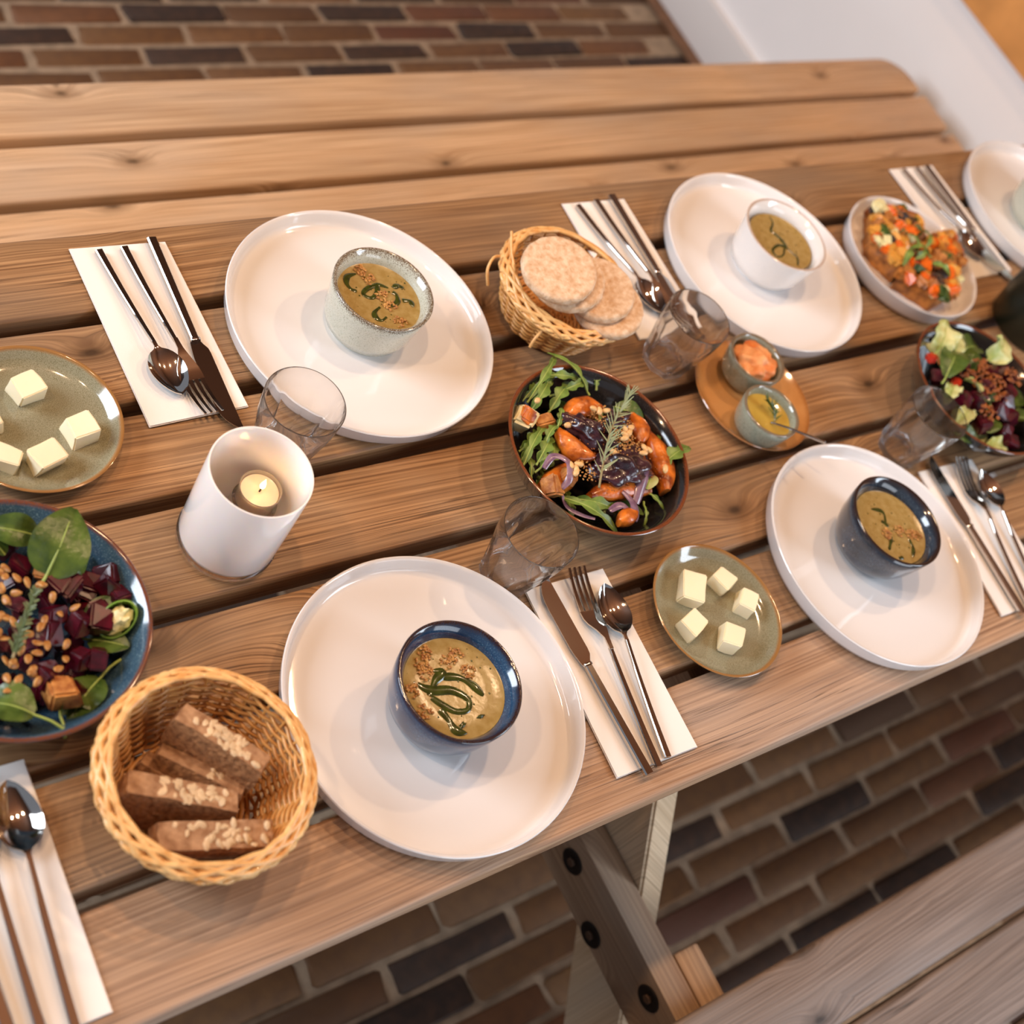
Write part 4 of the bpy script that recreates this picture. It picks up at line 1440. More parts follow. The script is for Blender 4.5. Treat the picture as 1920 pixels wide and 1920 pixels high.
leaf('spinach_leaf', -0.1545, -0.1190, 0.056, 0.88, 0.058, 0.046, M['spinach'], 'large upright spinach leaf at the back of the beetroot salad', 'leaf', GL, 0.006, 0.30, 0.15, 3, curl=0.5, droop=0.12, fold=0.12, tip=0.72)
leaf('spinach_leaf', -0.1480, -0.0835, 0.052, 2.75, 0.040, 0.026, M['spinach'], 'folded spinach leaf beside the large one at the bowl back', 'leaf', GL, 0.010, 0.20, -0.4, 5, curl=0.5, droop=0.2, fold=0.5)
leaf('spinach_leaf', -0.1760, -0.0920, 0.050, 2.2, 0.040, 0.030, M['spinach'], 'glossy spinach leaf behind the seeds at the left edge', 'leaf', GL, 0.0, 0.15, 0.4, 6, curl=0.4, droop=0.2, fold=0.3)
leaf('spinach_leaf', -0.1400, -0.2035, 0.036, 3.75, 0.040, 0.030, M['spinach'], 'dark spinach leaf low at the front right of the beetroot salad', 'leaf', GL, 0.024, 0.05, 0.3, 7, curl=0.3, droop=0.15, fold=0.2)
leaf('spinach_leaf', -0.1990, -0.2210, 0.048, 2.45, 0.040, 0.036, M['spinach'], 'spinach leaf whose pale stem points to the bread basket', 'leaf', GL, 0.026, -0.02, 0.2, 8, curl=0.4, droop=0.25, fold=0.3)
leaf('spinach_leaf', -0.1790, -0.2250, 0.039, 1.6, 0.024, 0.016, M['spinach'], 'small folded spinach leaf in front of the crouton', 'leaf', GL, 0.016, 0.2, 0.9, 9, curl=0.4, droop=0.2, fold=0.8)
leaf('spinach_leaf', -0.2250, -0.2130, 0.040, 3.6, 0.040, 0.032, M['spinach'], 'spinach leaf at the front left rim of the blue bowl', 'leaf', GL, 0.018, 0.1, -0.3, 10, curl=0.3, droop=0.2, fold=0.3)
for k, (x, y, a) in enumerate(((-0.128, -0.105, 0.4), (-0.115, -0.150, -0.2), (-0.12, -0.175, -0.7), (-0.150, -0.215, -1.4), (-0.24, -0.1, 2.4), (-0.255, -0.15, 3.1), (-0.24, -0.19, 3.8), (-0.205, -0.075, 1.8))):
    leaf('spinach_leaf', cx + 0.78 * (x - cx), cy + 0.78 * (y - cy), 0.030, a, 0.032, 0.024, M['spinach'], 'spinach leaf tucked under the beetroot cubes at the bowl wall', 'leaf', GL, 0.01, 0.42, 0.0, 30 + k, curl=0.2, droop=0.05, fold=0.2)
for x, y, s, sd, lab in ((-0.1747, -0.2085, 0.021, 3, 'toasted brown crouton at the front of the beetroot salad'), (-0.1493, -0.1110, 0.017, 4, 'small toasted crouton below the large spinach leaf')):
    tag(obj('crouton', from_bm('crouton', chunk(s, s * 0.9, s * 0.9, sd, 0.2, 3, 0.1), True, 50), M['crouton'], loc=(x, y, TZ + 0.046), rot=(0.3, 0.2, sd)), lab, 'crouton', 'croutons in the blue salad bowl')
pp = thing('pepper_slice', 'green pepper slice with pale seeds at the right bowl wall', 'pepper', (-0.1125, -0.1640, TZ + 0.043))
pp.rotation_euler = (0.15, -0.45, 0.4)
v, f = lathe([(0.0118, -0.006), (0.0150, -0.006), (0.0160, -0.001), (0.0150, 0.005), (0.0138, 0.0055), (0.0128, 0.0), (0.0118, -0.006)], 32)
obj('flesh', fix(mesh('flesh', [(q[0] * 1.15, q[1] * 0.82, q[2]) for q in v], f)), M['pepper'], pp)
obj('seed_core', from_bm('seed_core', blob(0.0125, 0.0085, 0.006, 3, 0.5, 5, 2)), M['pulp'], pp)


def herb_sprig(name, label, pts, mat, n, nl, nw, seed, spread=0.9):
    c = Vector(pts[0])
    root = thing(name, label, 'herb', (c.x, c.y, TZ + c.z))
    P = smooth_path([Vector(p) - c for p in pts], 6)
    v, f = tube(P, lambda q: 0.0011 * (1.1 - 0.6 * q), 6)
    obj('stem', mesh('stem', v, f, True, 80), M['twig'], root)
    r = random.Random(seed)
    bm = bmesh.new()
    bmesh.ops.create_cone(bm, segments=5, radius1=nw, radius2=nw * 0.25, depth=nl, cap_ends=True)
    for vv in bm.verts:
        vv.co.z += nl / 2
        vv.co.y *= 0.5
    nm = from_bm('needle_%s' % name, bm)
    for i in range(n):
        t = 0.12 + 0.88 * i / n
        q = t * (len(P) - 1)
        k = min(int(q), len(P) - 2)
        p = P[k].lerp(P[k + 1], q - k)
        d = (P[k + 1] - P[k]).normalized()
        a = r.uniform(0, 6.28)
        side = d.cross(Vector((0, 0, 1))).normalized()
        out = side * math.cos(a) + Vector((0, 0, 1)) * abs(math.sin(a)) * 0.8
        dirv = (d * r.uniform(0.7, 1.3) + out * spread).normalized()
        s = r.uniform(0.7, 1.2) * (1.0 - 0.35 * t)
        obj('needle', nm, mat, root, p, dirv.to_track_quat('Z', 'Y').to_euler(), (1, 1, s))
    return root


M['twig'] = plain('herb_stem', lin(140, 126, 88), 0.6)
herb_sprig('thyme_sprig', 'grey-green thyme sprig on top of the beetroot salad', [(-0.2025, -0.1800, 0.062), (-0.1890, -0.1600, 0.066), (-0.1690, -0.1330, 0.064)], M['thyme'], 90, 0.0078, 0.0017, 3, 1.6)

# ---- roasted pumpkin salad (middle)
cx, cy = 0.4030, -0.1232


def wedge(x0, y0, x1, y1, w, h, z, bend, label, roll=0.0, sd=0):
    """pumpkin wedge: a curved crescent with a rind side"""
    a, L_ = rel(x0, y0, x1, y1)
    root = tag(obj('pumpkin_wedge', None, None, loc=((x0 + x1) / 2, (y0 + y1) / 2, TZ + z), rot=(roll, 0, a)), label, 'pumpkin', 'roasted pumpkin wedges')
    n, m = 16, 12
    V, F = [], []
    for i in range(n + 1):
        t = -1 + 2 * i / n
        k = max(0.12, (1 - t * t)) ** 0.55
        for j in range(m):
            an = 2 * math.pi * j / m
            yy = math.copysign(abs(math.cos(an)) ** 0.7, math.cos(an)) * w / 2 * k
            zz = math.copysign(abs(math.sin(an)) ** 0.7, math.sin(an)) * h / 2 * (0.55 + 0.45 * k)
            p = Vector((t * L_ / 2, yy + bend * L_ * (1 - t * t) * 0.5, zz))
            p += noise.noise_vector(p * 90 + Vector((sd, 0, 0))) * 0.0012
            V.append(p)
    for i in range(n):
        for j in range(m):
            j2 = (j + 1) % m
            F.append((i * m + j, i * m + j2, (i + 1) * m + j2, (i + 1) * m + j))
    F.append(tuple(range(m - 1, -1, -1)))
    F.append(tuple(n * m + j for j in range(m)))
    obj('flesh', fix(mesh('flesh', V, F, True, 60)), M['pumpkin'], root)
    return root


wedge(0.3665, -0.0930, 0.3880, -0.1330, 0.022, 0.018, 0.052, -0.25, 'bright orange pumpkin wedge left of the rosemary sprig', 0.3, 1)
wedge(0.4745, -0.1130, 0.4560, -0.1830, 0.026, 0.020, 0.045, 0.28, 'longest orange pumpkin wedge along the right bowl wall', -0.2, 2)
wedge(0.3700, -0.1640, 0.4420, -0.1760, 0.022, 0.018, 0.041, 0.1, 'orange pumpkin wedge at the front under the radicchio', 0.3, 3)
wedge(0.3260, -0.1400, 0.3700, -0.1310, 0.027, 0.020, 0.041, -0.2, 'browned pumpkin wedge beside the onion ring', 0.2, 4)
wedge(0.4660, -0.0930, 0.4560, -0.1270, 0.022, 0.020, 0.048, 0.3, 'short pumpkin wedge beneath the nut crumbs', 0.0, 5)
wedge(0.3880, -0.0770, 0.4350, -0.0770, 0.024, 0.020, 0.047, 0.2, 'dark roasted pumpkin wedge at the back of the bowl', 0.2, 6)
wedge(0.3780, -0.1060, 0.4300, -0.1400, 0.030, 0.026, 0.034, 0.1, 'pumpkin wedge buried in the middle of the salad', 0.0, 7)
wedge(0.3860, -0.2000, 0.4100, -0.1950, 0.018, 0.015, 0.042, 0.1, 'small browned pumpkin piece at the front rim', 0.0, 8)


def crumple(x, y, z, rx, ry, rz, rot, label, sd):
    bm = blob(rx, ry, rz, 4, 0.75, 1.7, sd)
    return tag(obj('radicchio_leaf', from_bm('radicchio_leaf', bm, True, 0), M['radic'], loc=(x, y, TZ + z), rot=rot), label, 'radicchio', 'roasted radicchio leaves')


crumple(0.4120, -0.1500, 0.0530, 0.031, 0.019, 0.012, (0.1, -0.1, -0.25), 'largest glossy dark purple radicchio leaf by the rosemary stem', 2.3)
crumple(0.3940, -0.1010, 0.0570, 0.021, 0.012, 0.010, (0.1, 0.1, -0.9), 'dark purple radicchio leaf above the left pumpkin wedge', 5.1)
crumple(0.4380, -0.1010, 0.0520, 0.020, 0.014, 0.010, (0, 0.1, 0.3), 'dark radicchio leaf under the rosemary tip', 7.7)
crumple(0.4180, -0.1250, 0.0480, 0.020, 0.016, 0.012, (0, 0.1, 0.9), 'dark radicchio leaf in the centre of the salad', 9.4)


def onion(pts, label, w=0.0045):
    c = Vector(pts[0])
    root = tag(obj('onion_strip', None, None, loc=(c.x, c.y, TZ + c.z)), label, 'onion', 'roasted red onion strips')
    P = smooth_path([Vector(p) - c for p in pts], 6)
    v, f = tube(P, lambda q: w * (0.55 + 0.45 * math.sin(math.pi * q)), 8, flat=0.35, up=(0.2, 0.2, 1))
    obj('strip', mesh('strip', v, f, True, 80), M['onion'], root)
    return root


onion([(0.3250, -0.1310, 0.056), (0.3390, -0.1230, 0.061), (0.3510, -0.1330, 0.061), (0.3470, -0.1470, 0.057), (0.3370, -0.1530, 0.050)], 'curled purple onion ring at the left front of the salad')
onion([(0.4460, -0.1430, 0.054), (0.4370, -0.1590, 0.056), (0.4250, -0.1740, 0.050), (0.4160, -0.1860, 0.044)], 'long purple onion strip hanging over the front wedge', 0.006)
onion([(0.4030, -0.1720, 0.050), (0.4090, -0.1850, 0.048), (0.4080, -0.1950, 0.045), (0.4030, -0.2030, 0.043)], 'short purple onion strip near the front rim', 0.0055)
onion([(0.3830, -0.1850, 0.042), (0.3960, -0.1840, 0.046), (0.4040, -0.1930, 0.045)], 'thin purple onion strip lying on the small browned piece')
onion([(0.3400, -0.1560, 0.043), (0.3420, -0.1680, 0.038), (0.3500, -0.1800, 0.040), (0.3600, -0.1900, 0.044)], 'wilted onion strip along the left front rim', 0.0035)

GA = 'rocket leaves in the pumpkin salad'
rk = [((0.3600, -0.0504), (0.4170, -0.0090), 0.046, 0.20, 'rocket stalk rising highest over the back rim', 0.010),
      ((0.4315, -0.0561), (0.4130, -0.0060), 0.048, 0.22, 'rocket leaf crossing the highest stalk', 0.012),
      ((0.3850, -0.0300), (0.4280, -0.0430), 0.052, 0.10, 'rocket leaf curled at the back of the pumpkin salad', 0.011),
      ((0.3560, -0.0620), (0.4000, -0.0300), 0.045, 0.15, 'rocket leaf lying along the back left rim', 0.014),
      ((0.3800, -0.0650), (0.4180, -0.0400), 0.044, 0.20, 'broad rocket leaf below the highest stalks', 0.016),
      ((0.3150, -0.1167), (0.3634, -0.0773), 0.044, 0.12, 'longest rocket leaf at the left of the salad', 0.012),
      ((0.3300, -0.1190), (0.3600, -0.0950), 0.047, 0.14, 'rocket leaf beside the left pumpkin wedge', 0.016),
      ((0.3230, -0.1000), (0.3530, -0.0850), 0.043, 0.10, 'rocket leaf under the white cheese piece', 0.015),
      ((0.3380, -0.1250), (0.3620, -0.1036), 0.044, 0.2, 'ragged rocket leaf between cheese and onion ring', 0.016),
      ((0.3200, -0.1280), (0.3300, -0.1000), 0.040, 0.05, 'thin rocket leaf on the left bowl wall', 0.010),
      ((0.3680, -0.0900), (0.3820, -0.0720), 0.055, 0.2, 'small rocket leaf above the left wedge', 0.009),
      ((0.4690, -0.1560), (0.5120, -0.1424), 0.044, 0.30, 'rocket leaf reaching over the right rim', 0.020),
      ((0.4740, -0.1450), (0.4950, -0.1150), 0.040, 0.15, 'slim rocket stalk on the right bowl wall', 0.006),
      ((0.3400, -0.1578), (0.3843, -0.2046), 0.040, 0.05, 'long rocket leaf along the front rim', 0.014),
      ((0.3550, -0.1620), (0.4000, -0.1880), 0.038, 0.05, 'dark rocket leaf behind the front rim', 0.014),
      ((0.4370, -0.1750), (0.4480, -0.1980), 0.042, 0.05, 'short rocket stalk right of the onion strips', 0.006),
      ((0.4280, -0.1880), (0.4180, -0.2080), 0.040, 0.0, 'tiny rocket stalk at the front right', 0.005),
      ((0.4500, -0.0500), (0.4560, -0.0350), 0.044, 0.3, 'rocket sprig standing at the back right wall', 0.008)]
for k, (a, b, z, pit, lab, w) in enumerate(rk):
    an, L_ = rel(a[0], a[1], b[0], b[1])
    leaf('rocket_leaf', a[0], a[1], z, an, L_ * 1.05, w, M['rocket'], lab + (' in the pumpkin salad' if 'salad' not in lab else ''), 'leaf', GA, 0.004, pit, 0.3 * math.sin(k), 50 + k, curl=0.5, droop=0.2, fold=0.3, lobes=3)
leaf('spinach_leaf', 0.4600, -0.0760, 0.042, -0.85, 0.034, 0.026, M['spinach'], 'dark spinach leaf at the back right wall of the pumpkin salad', 'leaf', GA, 0.0, 0.1, 0.2, 80, curl=0.4, droop=0.1, fold=0.2)
leaf('spinach_leaf', 0.4330, -0.1760, 0.049, 0.75, 0.024, 0.017, M['lettuce'], 'pale curled leaf beside the long onion strip', 'leaf', GA, 0.0, 0.1, -0.2, 81, curl=0.5, droop=0.2, fold=0.3)
for k in range(10):
    a = 0.6 * k
    leaf('rocket_leaf', cx + 0.045 * math.cos(a), cy + 0.045 * math.sin(a), 0.022, a + 0.7, 0.036, 0.015, M['rocket'], 'rocket leaf tucked under the roasted pumpkin', 'leaf', GA, 0.004, 0.22, 0.0, 90 + k, curl=0.3, droop=0.05, fold=0.3, lobes=3)
ch = tag(obj('cheese_piece', None, None, loc=(0.3440, -0.0690, TZ + 0.044), rot=(0.25, -0.3, 0.7)), 'white cheese piece with browned orange top at the left rim', 'cheese')
obj('curd', from_bm('curd', chunk(0.026, 0.019, 0.016, 5, 0.18, 3, 0.12)), M['cheese'], ch)
obj('browned_top', from_bm('browned_top', chunk(0.019, 0.014, 0.005, 8, 0.2, 2, 0.15)), M['pumpkin'], ch, (0.002, 0.002, 0.0075))
herb_sprig('rosemary_sprig', 'grey-green rosemary sprig lying across the pumpkin salad', [(0.3620, -0.1700, 0.069), (0.3860, -0.1400, 0.073), (0.4080, -0.1160, 0.076), (0.4330, -0.0970, 0.077), (0.4520, -0.0830, 0.080)], M['rosemary'], 46, 0.0200, 0.0011, 9, 1.0)
pn = [from_bm('pine_nut_%d' % k, blob(0.0046, 0.0027, 0.0024, 2, 0.2, 2, k * 3.0), True, 0) for k in range(3)]
M['pine'] = plain('pine_nut', lin(226, 182, 122), 0.4, var=0.12, vscale=200)
nl = [(0.3741, -0.0944), (0.353, -0.1358), (0.3616, -0.1377), (0.3542, -0.1451), (0.4369, -0.113), (0.4464, -0.1123), (0.4482, -0.1372), (0.443, -0.1428), (0.4606, -0.1642), (0.4079, -0.135), (0.3587, -0.0592), (0.3819, -0.0934), (0.4280, -0.0880), (0.4200, -0.0870), (0.4330, -0.1190), (0.4400, -0.1180), (0.4520, -0.1400), (0.4300, -0.1230), (0.3560, -0.1420), (0.4150, -0.0830)]
for k, (x, y) in enumerate(nl):
    tag(obj('pine_nut', pn[k % 3], M['pine'], loc=(x, y, TZ + 0.0625 - 0.10 * max(0, math.hypot(x - cx, y - cy) - 0.03)), rot=(0.3, 0.2, k * 1.3), scale=(1.1, 1.1, 1.1)), 'roasted pine nut on the pumpkin salad', 'nut', 'pine nuts on the pumpkin salad')
o = obj('crumble_topping', crumble_mesh([(0.4319, -0.116), (0.4400, -0.1080), (0.4250, -0.1250), (0.4150, -0.1330), (0.4380, -0.1280), (0.4220, -0.0900), (0.3640, -0.1450)], 46, 0.012, 0.0014, 9), M['crumb'], loc=(0, 0, TZ + 0.0600))
tag(o, 'golden sesame and nut crumbs sprinkled on the pumpkin salad', 'crumbs', None, 'stuff')

o = obj('crumble_topping', crumble_mesh([(0.385 + 0.016 * (i % 5), -0.160 + 0.022 * (i // 5)) for i in range(20)], 16, 0.013, 0.0012, 23), M['granola'], loc=(0, 0, TZ + 0.0545))
tag(o, 'dark toasted crumbs scattered through the middle of the pumpkin salad', 'crumbs', None, 'stuff')
for k, (x, y, z, s, lab) in enumerate(((0.3300, -0.1470, 0.046, 0.020, 'golden crouton at the left front wall of the pumpkin salad'), (0.3520, -0.1440, 0.052, 0.016, 'golden crouton inside the onion ring'), (0.4200, -0.0790, 0.048, 0.016, 'browned crouton at the back of the pumpkin salad'), (0.3620, -0.0800, 0.046, 0.016, 'browned crouton between the cheese and the left wedge'))):
    tag(obj('crouton', from_bm('crouton', chunk(s, s * 0.85, s * 0.8, 80 + k, 0.2, 3, 0.12), True, 50), M['crouton'], loc=(x, y, TZ + z), rot=(0.3, 0.4, k)), lab, 'crouton', 'croutons in the pumpkin salad')
for k, (a, b, z) in enumerate((((0.375, -0.045), (0.405, -0.020), 0.044), ((0.395, -0.050), (0.440, -0.045), 0.046), ((0.318, -0.110), (0.345, -0.090), 0.042), ((0.345, -0.105), (0.372, -0.085), 0.050), ((0.33, -0.125), (0.355, -0.115), 0.046), ((0.36, -0.045), (0.385, -0.030), 0.042))):
    an, L_ = rel(a[0], a[1], b[0], b[1])
    leaf('rocket_leaf', a[0], a[1], z, an, L_ * 1.1, 0.011, M['rocket'], 'narrow rocket leaf in the tangle at the back left of the pumpkin salad', 'leaf', GA, 0.008, 0.15, 0.5 * math.cos(k), 210 + k, curl=0.7, droop=0.25, fold=0.5, lobes=4)

# ---- leafy salad (right edge)
cx, cy = 1.0040, -0.1636
GR = 'lettuce leaves in the right salad bowl'
lt = [((0.950, -0.110), (0.985, -0.072), 0.058, 0.5, 0.034, 'lettuce', 'tall pale lettuce leaf standing at the back left of the leafy salad'),
      ((0.975, -0.115), (1.000, -0.090), 0.060, 0.3, 0.026, 'lettuce', 'white ribbed lettuce leaf beside the tall one'),
      ((0.935, -0.143), (0.985, -0.110), 0.064, 0.1, 0.036, 'spinach', 'broad green leaf whose stalk points down left in the leafy salad'),
      ((1.000, -0.110), (1.045, -0.110), 0.052, 0.15, 0.034, 'spinach', 'dark green leaf at the back of the leafy salad'),
      ((1.035, -0.135), (1.078, -0.115), 0.060, 0.3, 0.036, 'lettuce', 'pale lettuce leaf at the back right of the leafy salad'),
      ((0.935, -0.165), (0.955, -0.150), 0.050, 0.2, 0.022, 'lettuce', 'small pale lettuce leaf near the tumbler'),
      ((0.922, -0.200), (0.960, -0.185), 0.048, 0.15, 0.022, 'lettuce', 'curled lettuce leaf behind the tumbler rim'),
      ((0.920, -0.205), (0.940, -0.222), 0.042, 0.1, 0.022, 'spinach', 'green leaf on the front left wall of the leafy salad'),
      ((0.960, -0.220), (0.990, -0.205), 0.050, 0.1, 0.022, 'spinach', 'green leaf at the front of the leafy salad'),
      ((0.970, -0.150), (0.985, -0.185), 0.060, 0.0, 0.018, 'lettuce', 'yellowish leaf strip in the middle of the leafy salad'),
      ((0.990, -0.190), (0.965, -0.170), 0.056, 0.0, 0.022, 'lettuce', 'pale leaf below the granola in the leafy salad'),
      ((0.950, -0.235), (0.985, -0.245), 0.044, 0.1, 0.020, 'lettuce', 'pale leaf along the front rim of the leafy salad'),
      ((1.02, -0.21), (1.06, -0.23), 0.046, 0.1, 0.03, 'spinach', 'green leaf at the front right of the leafy salad')]
for k, (a, b, z, pit, w, mt, lab) in enumerate(lt):
    an, L_ = rel(a[0], a[1], b[0], b[1])
    leaf('salad_leaf', a[0], a[1], z, an, max(0.03, L_), w, M[mt], lab, 'leaf', GR, 0.012 if k == 2 else 0.0, pit, 0.4 * math.sin(2 * k), 120 + k, curl=0.6, droop=0.15, fold=0.3, ruffle=0.35 if mt == 'lettuce' else 0.1)
r = random.Random(5)
for k in range(14):
    a = r.uniform(0, 6.28)
    d_ = r.uniform(0.02, 0.055)
    leaf('salad_leaf', cx + d_ * math.cos(a), cy + d_ * math.sin(a), 0.026, a + r.uniform(-0.6, 0.6), 0.038, 0.03, M['spinach' if k % 3 else 'lettuce'], 'leaf buried under the toppings of the leafy salad', 'leaf', GR, 0.0, 0.35, 0.0, 140 + k, curl=0.3, droop=0.05, fold=0.3)
rp = [(0.9434, -0.111, 0, 0.9), (0.9545, -0.1497, 0, 0.8)]
for x, y, _, s in rp:
    tag(obj('tomato_piece', from_bm('tomato_piece', chunk(0.017 * s, 0.014 * s, 0.012 * s, int(x * 999), 0.2, 2, 0.2)), M['tomato'], loc=(x, y, TZ + 0.056), rot=(0.2, 0.3, x * 9)), ('bright red tomato piece at the left rim of the leafy salad' if y > -0.13 else 'small tomato piece below the broad leaf of the leafy salad'), 'tomato', 'tomato pieces in the leafy salad')
bl = [(0.9878, -0.1307), (1.0508, -0.1473), (1.0124, -0.211), (0.9876, -0.2386), (0.968, -0.128), (0.945, -0.135), (1.03, -0.15), (1.0, -0.165), (0.952, -0.172), (1.02, -0.19), (0.975, -0.18), (1.04, -0.18), (0.99, -0.225), (1.0, -0.2), (0.96, -0.21), (1.06, -0.16)]
for k, (x, y) in enumerate(bl):
    d_ = math.hypot(x - cx, y - cy)
    tag(obj('beetroot_cube', beet_me[k % 6], M['beet'], loc=(x, y, TZ + 0.055 - 0.15 * max(0, d_ - 0.03)), rot=(k, k * 2.0, k * 3.0), scale=(1.25, 1.25, 1.15)), 'dark red beetroot chunk in the leafy salad', 'beetroot', 'beetroot in the leafy salad')
o = obj('granola_topping', crumble_mesh([(1.0152, -0.1394), (0.9863, -0.1627), (1.0071, -0.1818), (0.9672, -0.2019), (1.055, -0.1638), (1.000, -0.150), (0.975, -0.140), (1.02, -0.165), (0.955, -0.125)], 34, 0.014, 0.0026, 19), M['granola'], loc=(0, 0, TZ + 0.062))
tag(o, 'brown nut granola scattered over the leafy salad', 'granola', None, 'stuff')

# ------------------------------------------------------------------ dips on the tan saucer
M['orange_dip'] = plain('orange_spread', lin(234, 168, 110), 0.45, col2=lin(218, 116, 48), vscale=70, bump=0.6, bscale=90)
M['green_dip'] = plain('yellow_green_dip', lin(192, 160, 72), 0.15, var=0.08, vscale=40, coat=0.5)
bm = blob(0.0262, 0.0262, 0.0150, 4, 0.40, 2.8, 4.4, -0.010)
tag(obj('orange_spread', from_bm('orange_spread', bm, True, 0), M['orange_dip'], loc=(0.6895, -0.0550, TZ + 0.0330)), 'lumpy orange spread heaped in the upper sage pot', 'spread')
v, f = lathe([(0, -0.012), (0.0272, -0.012), (0.0302, 0.0), (0.0296, -0.0004), (0, 0.0)], 48)
tag(obj('green_dip', fix(mesh('green_dip', v, f, True, 60)), M['green_dip'], loc=(0.6615, -0.1226, TZ + 0.0330)), 'smooth yellow-green dip in the lower sage pot', 'dip')
herb_sprig('rosemary_sprig', 'small rosemary sprig standing in the yellow-green dip', [(0.6640, -0.1330, 0.036), (0.6690, -0.1200, 0.039), (0.6650, -0.1080, 0.042)], M['spinach'], 22, 0.0150, 0.0013, 31, 1.0)
sp = thing('dip_spoon', 'thin steel spoon handle leaning out of the yellow-green dip', 'spoon', (0.6600, -0.1320, TZ + 0.034))
v, f = tube([(0, 0, 0), (0.008, -0.016, 0.010), (0.020, -0.040, 0.022), (0.0255, -0.051, 0.0275)], lambda q: 0.0013 + 0.0005 * q, 8)
obj('handle', mesh('handle', v, f, True, 60), M['steel'], sp)
v, f = lathe([(0, -0.003), (0.006, -0.002), (0.009, 0.0008), (0.0085, 0.001), (0.005, -0.0012), (0, -0.002)], 20)
obj('spoon_bowl', fix(mesh('dip_spoon_bowl', [(q[0], q[1] * 1.4, q[2]) for q in v], f)), M['steel'], sp, (-0.002, 0.006, -0.008), (0.5, 0, 0.3))

# ------------------------------------------------------------------ vegetable bake slices
M['bake'] = plain('egg_filling', lin(186, 118, 50), 0.5, col2=lin(104, 58, 22), vscale=90, bump=0.7, bscale=120)
M['bake_crust'] = plain('pastry_crust', lin(150, 84, 36), 0.6, col2=lin(112, 56, 22), vscale=70, bump=0.6, bscale=120)
M['carrot'] = plain('orange_squash', lin(230, 108, 22), 0.3, var=0.15, vscale=60, coat=0.3)
M['aub'] = plain('dark_aubergine', lin(58, 48, 44), 0.35, var=0.3, vscale=60, coat=0.3)
M['yel'] = plain('golden_onion', lin(214, 152, 62), 0.35, var=0.2, vscale=80, coat=0.3)


def bake(poly, label, sd, crust_edges, ztop=0.034):
    cxm = sum(p[0] for p in poly) / len(poly)
    cym = sum(p[1] for p in poly) / len(poly)
    root = thing('vegetable_bake_slice', label, 'bake', (cxm, cym, TZ + 0.0062), 0, 'vegetable bake slices')
    bm = bmesh.new()
    vs = [bm.verts.new((p[0] - cxm, p[1] - cym, 0)) for p in poly]
    fc = bm.faces.new(vs)
    ex = bmesh.ops.extrude_face_region(bm, geom=[fc])
    for e in ex['geom']:
        if isinstance(e, bmesh.types.BMVert):
            e.co.z = ztop - 0.0062
    bmesh.ops.triangulate(bm, faces=list(bm.faces))
    for _ in range(3):
        bmesh.ops.subdivide_edges(bm, edges=list(bm.edges), cuts=1, use_grid_fill=True)
    for v in bm.verts:
        n_ = noise.noise_vector(v.co * 70 + Vector((sd, 0, 0)))
        v.co += Vector((n_.x, n_.y, n_.z if v.co.z > 0.01 else 0)) * 0.003
    bmesh.ops.recalc_face_normals(bm, faces=bm.faces)
    obj('filling', from_bm('filling', bm, True, 60), M['bake'], root)
    for (i, j) in crust_edges:
        a, b = poly[i], poly[j]
        an, L_ = rel(a[0], a[1], b[0], b[1])
        bm = chunk(L_ * 1.02, 0.006, 0.030, i + sd, 0.04, 3, 0.06)
        obj('crust', from_bm('crust', bm), M['bake_crust'], root, ((a[0] + b[0]) / 2 - cxm, (a[1] + b[1]) / 2 - cym, 0.019), (0.15, 0, an))
    r = random.Random(sd)
    me = [from_bm('veg_%d_%d' % (sd, k), chunk(0.015, 0.012, 0.009, 60 + k + sd, 0.22, 2, 0.22)) for k in range(4)]
    cnt = 0
    for _ in range(400):
        x = r.uniform(min(p[0] for p in poly), max(p[0] for p in poly))
        y = r.uniform(min(p[1] for p in poly), max(p[1] for p in poly))
        ins = False
        for i in range(len(poly)):
            x1, y1 = poly[i]
            x2, y2 = poly[i - 1]
            if (y1 > y) != (y2 > y) and x < (x2 - x1) * (y - y1) / (y2 - y1) + x1:
                ins = not ins
        if not ins:
            continue
        base = me[r.randrange(4)].copy()
        base.materials.clear()
        base.materials.append(M[r.choice(['carrot', 'carrot', 'aub', 'yel', 'yel', 'bake', 'crouton', 'pulp', 'spinach'])])
        s = r.uniform(0.8, 1.5)
        obj('vegetable_chunk', base, None, root, (x - cxm, y - cym, ztop - 0.0062 + r.uniform(-0.001, 0.004)), (r.uniform(-0.5, 0.5), r.uniform(-0.5, 0.5), r.uniform(0, 6)), (s, s, s))
        cnt += 1
        if cnt > 84:
            break
    return root


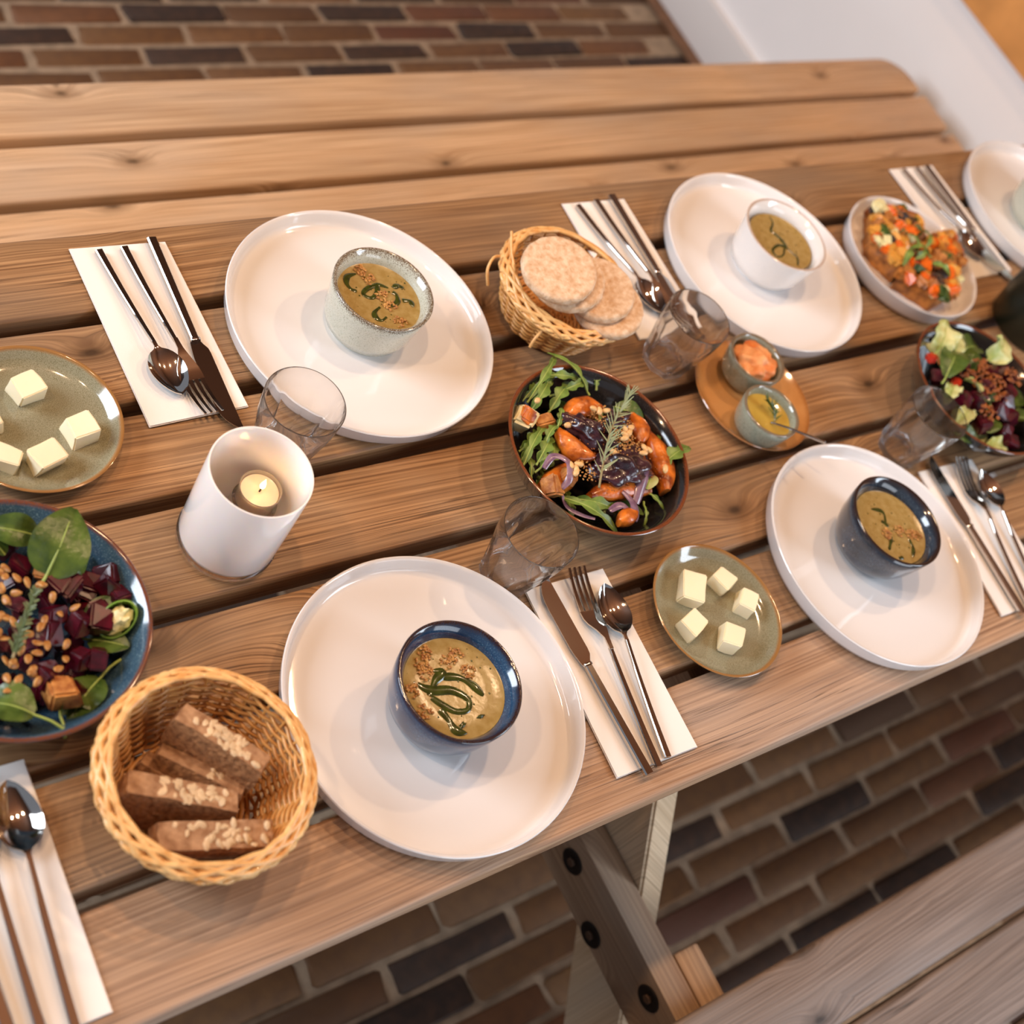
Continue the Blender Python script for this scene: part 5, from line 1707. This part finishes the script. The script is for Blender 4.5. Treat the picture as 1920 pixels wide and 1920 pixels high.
def sh(P):
    P = [(a + 0.026, b + 0.0115) for a, b in P]
    mx, my = sum(p[0] for p in P) / len(P), sum(p[1] for p in P) / len(P)
    return [(mx + 0.94 * (p[0] - mx), my + 0.94 * (p[1] - my)) for p in P]


bake(sh([(1.043, 0.130), (1.112, 0.098), (1.100, 0.074), (1.005, 0.018), (0.990, 0.070)]), 'vegetable bake slice with dark crust at the back of the dish', 3, [(0, 1)])
bake(sh([(1.104, 0.068), (1.150, 0.064), (1.142, 0.020), (1.078, -0.026), (1.040, -0.034), (0.998, 0.014)]), 'front vegetable bake slice with orange squash chunks', 4, [(0, 1), (1, 2)])
for k, (x, y, a) in enumerate(((1.060, 0.040, 0.3), (1.075, 0.052, 1.6), (1.090, 0.042, 2.6), (1.082, 0.030, -0.9), (1.062, 0.052, 3.6), (1.095, 0.055, 0.9))):
    leaf('rocket_leaf', x, y, 0.042, a, 0.034, 0.012, M['rocket'], 'curled rocket garnish on the vegetable bake', 'leaf', 'rocket garnish on the vegetable bake', 0.006, 0.15, 0.3, 160 + k, curl=0.9, droop=0.25, fold=0.4, lobes=2)

# ------------------------------------------------------------------ dark vessel at the right edge
M['darkpot'] = plain('dark_green_glass', lin(22, 26, 16), 0.35, var=0.3, vscale=20)
vs_ = thing('dark_pot', 'dark green-black pot cut off by the right picture edge', 'pot', (1.2450, -0.0690, TZ))
lathed('body', [(0, 0.0), (0.050, 0.0), (0.054, 0.004), (0.058, 0.04), (0.060, 0.10), (0.062, 0.128), (0.0605, 0.131), (0.058, 0.129), (0.056, 0.10), (0.053, 0.012), (0, 0.010)], M['darkpot'], (0, 0, 0), 64, vs_)
M['darkleaf'] = plain('dark_foliage', lin(34, 44, 22), 0.45, var=0.3, vscale=40)
lathed('soil', [(0, 0.118), (0.0560, 0.118), (0.0555, 0.112), (0, 0.112)], M['wick'], (0, 0, 0), 32, vs_)
r = random.Random(77)
for k in range(22):
    a = r.uniform(0, 6.28)
    v, f = leaf_vf(0.055, 0.022, 0.5, 0.3, 0.2, 0, k)
    obj('leaf', mesh('leaf', v, f, True, 0), M['darkleaf'], vs_, (0.02 * math.cos(a), 0.02 * math.sin(a), 0.118), (0, -r.uniform(0.3, 1.2), a))
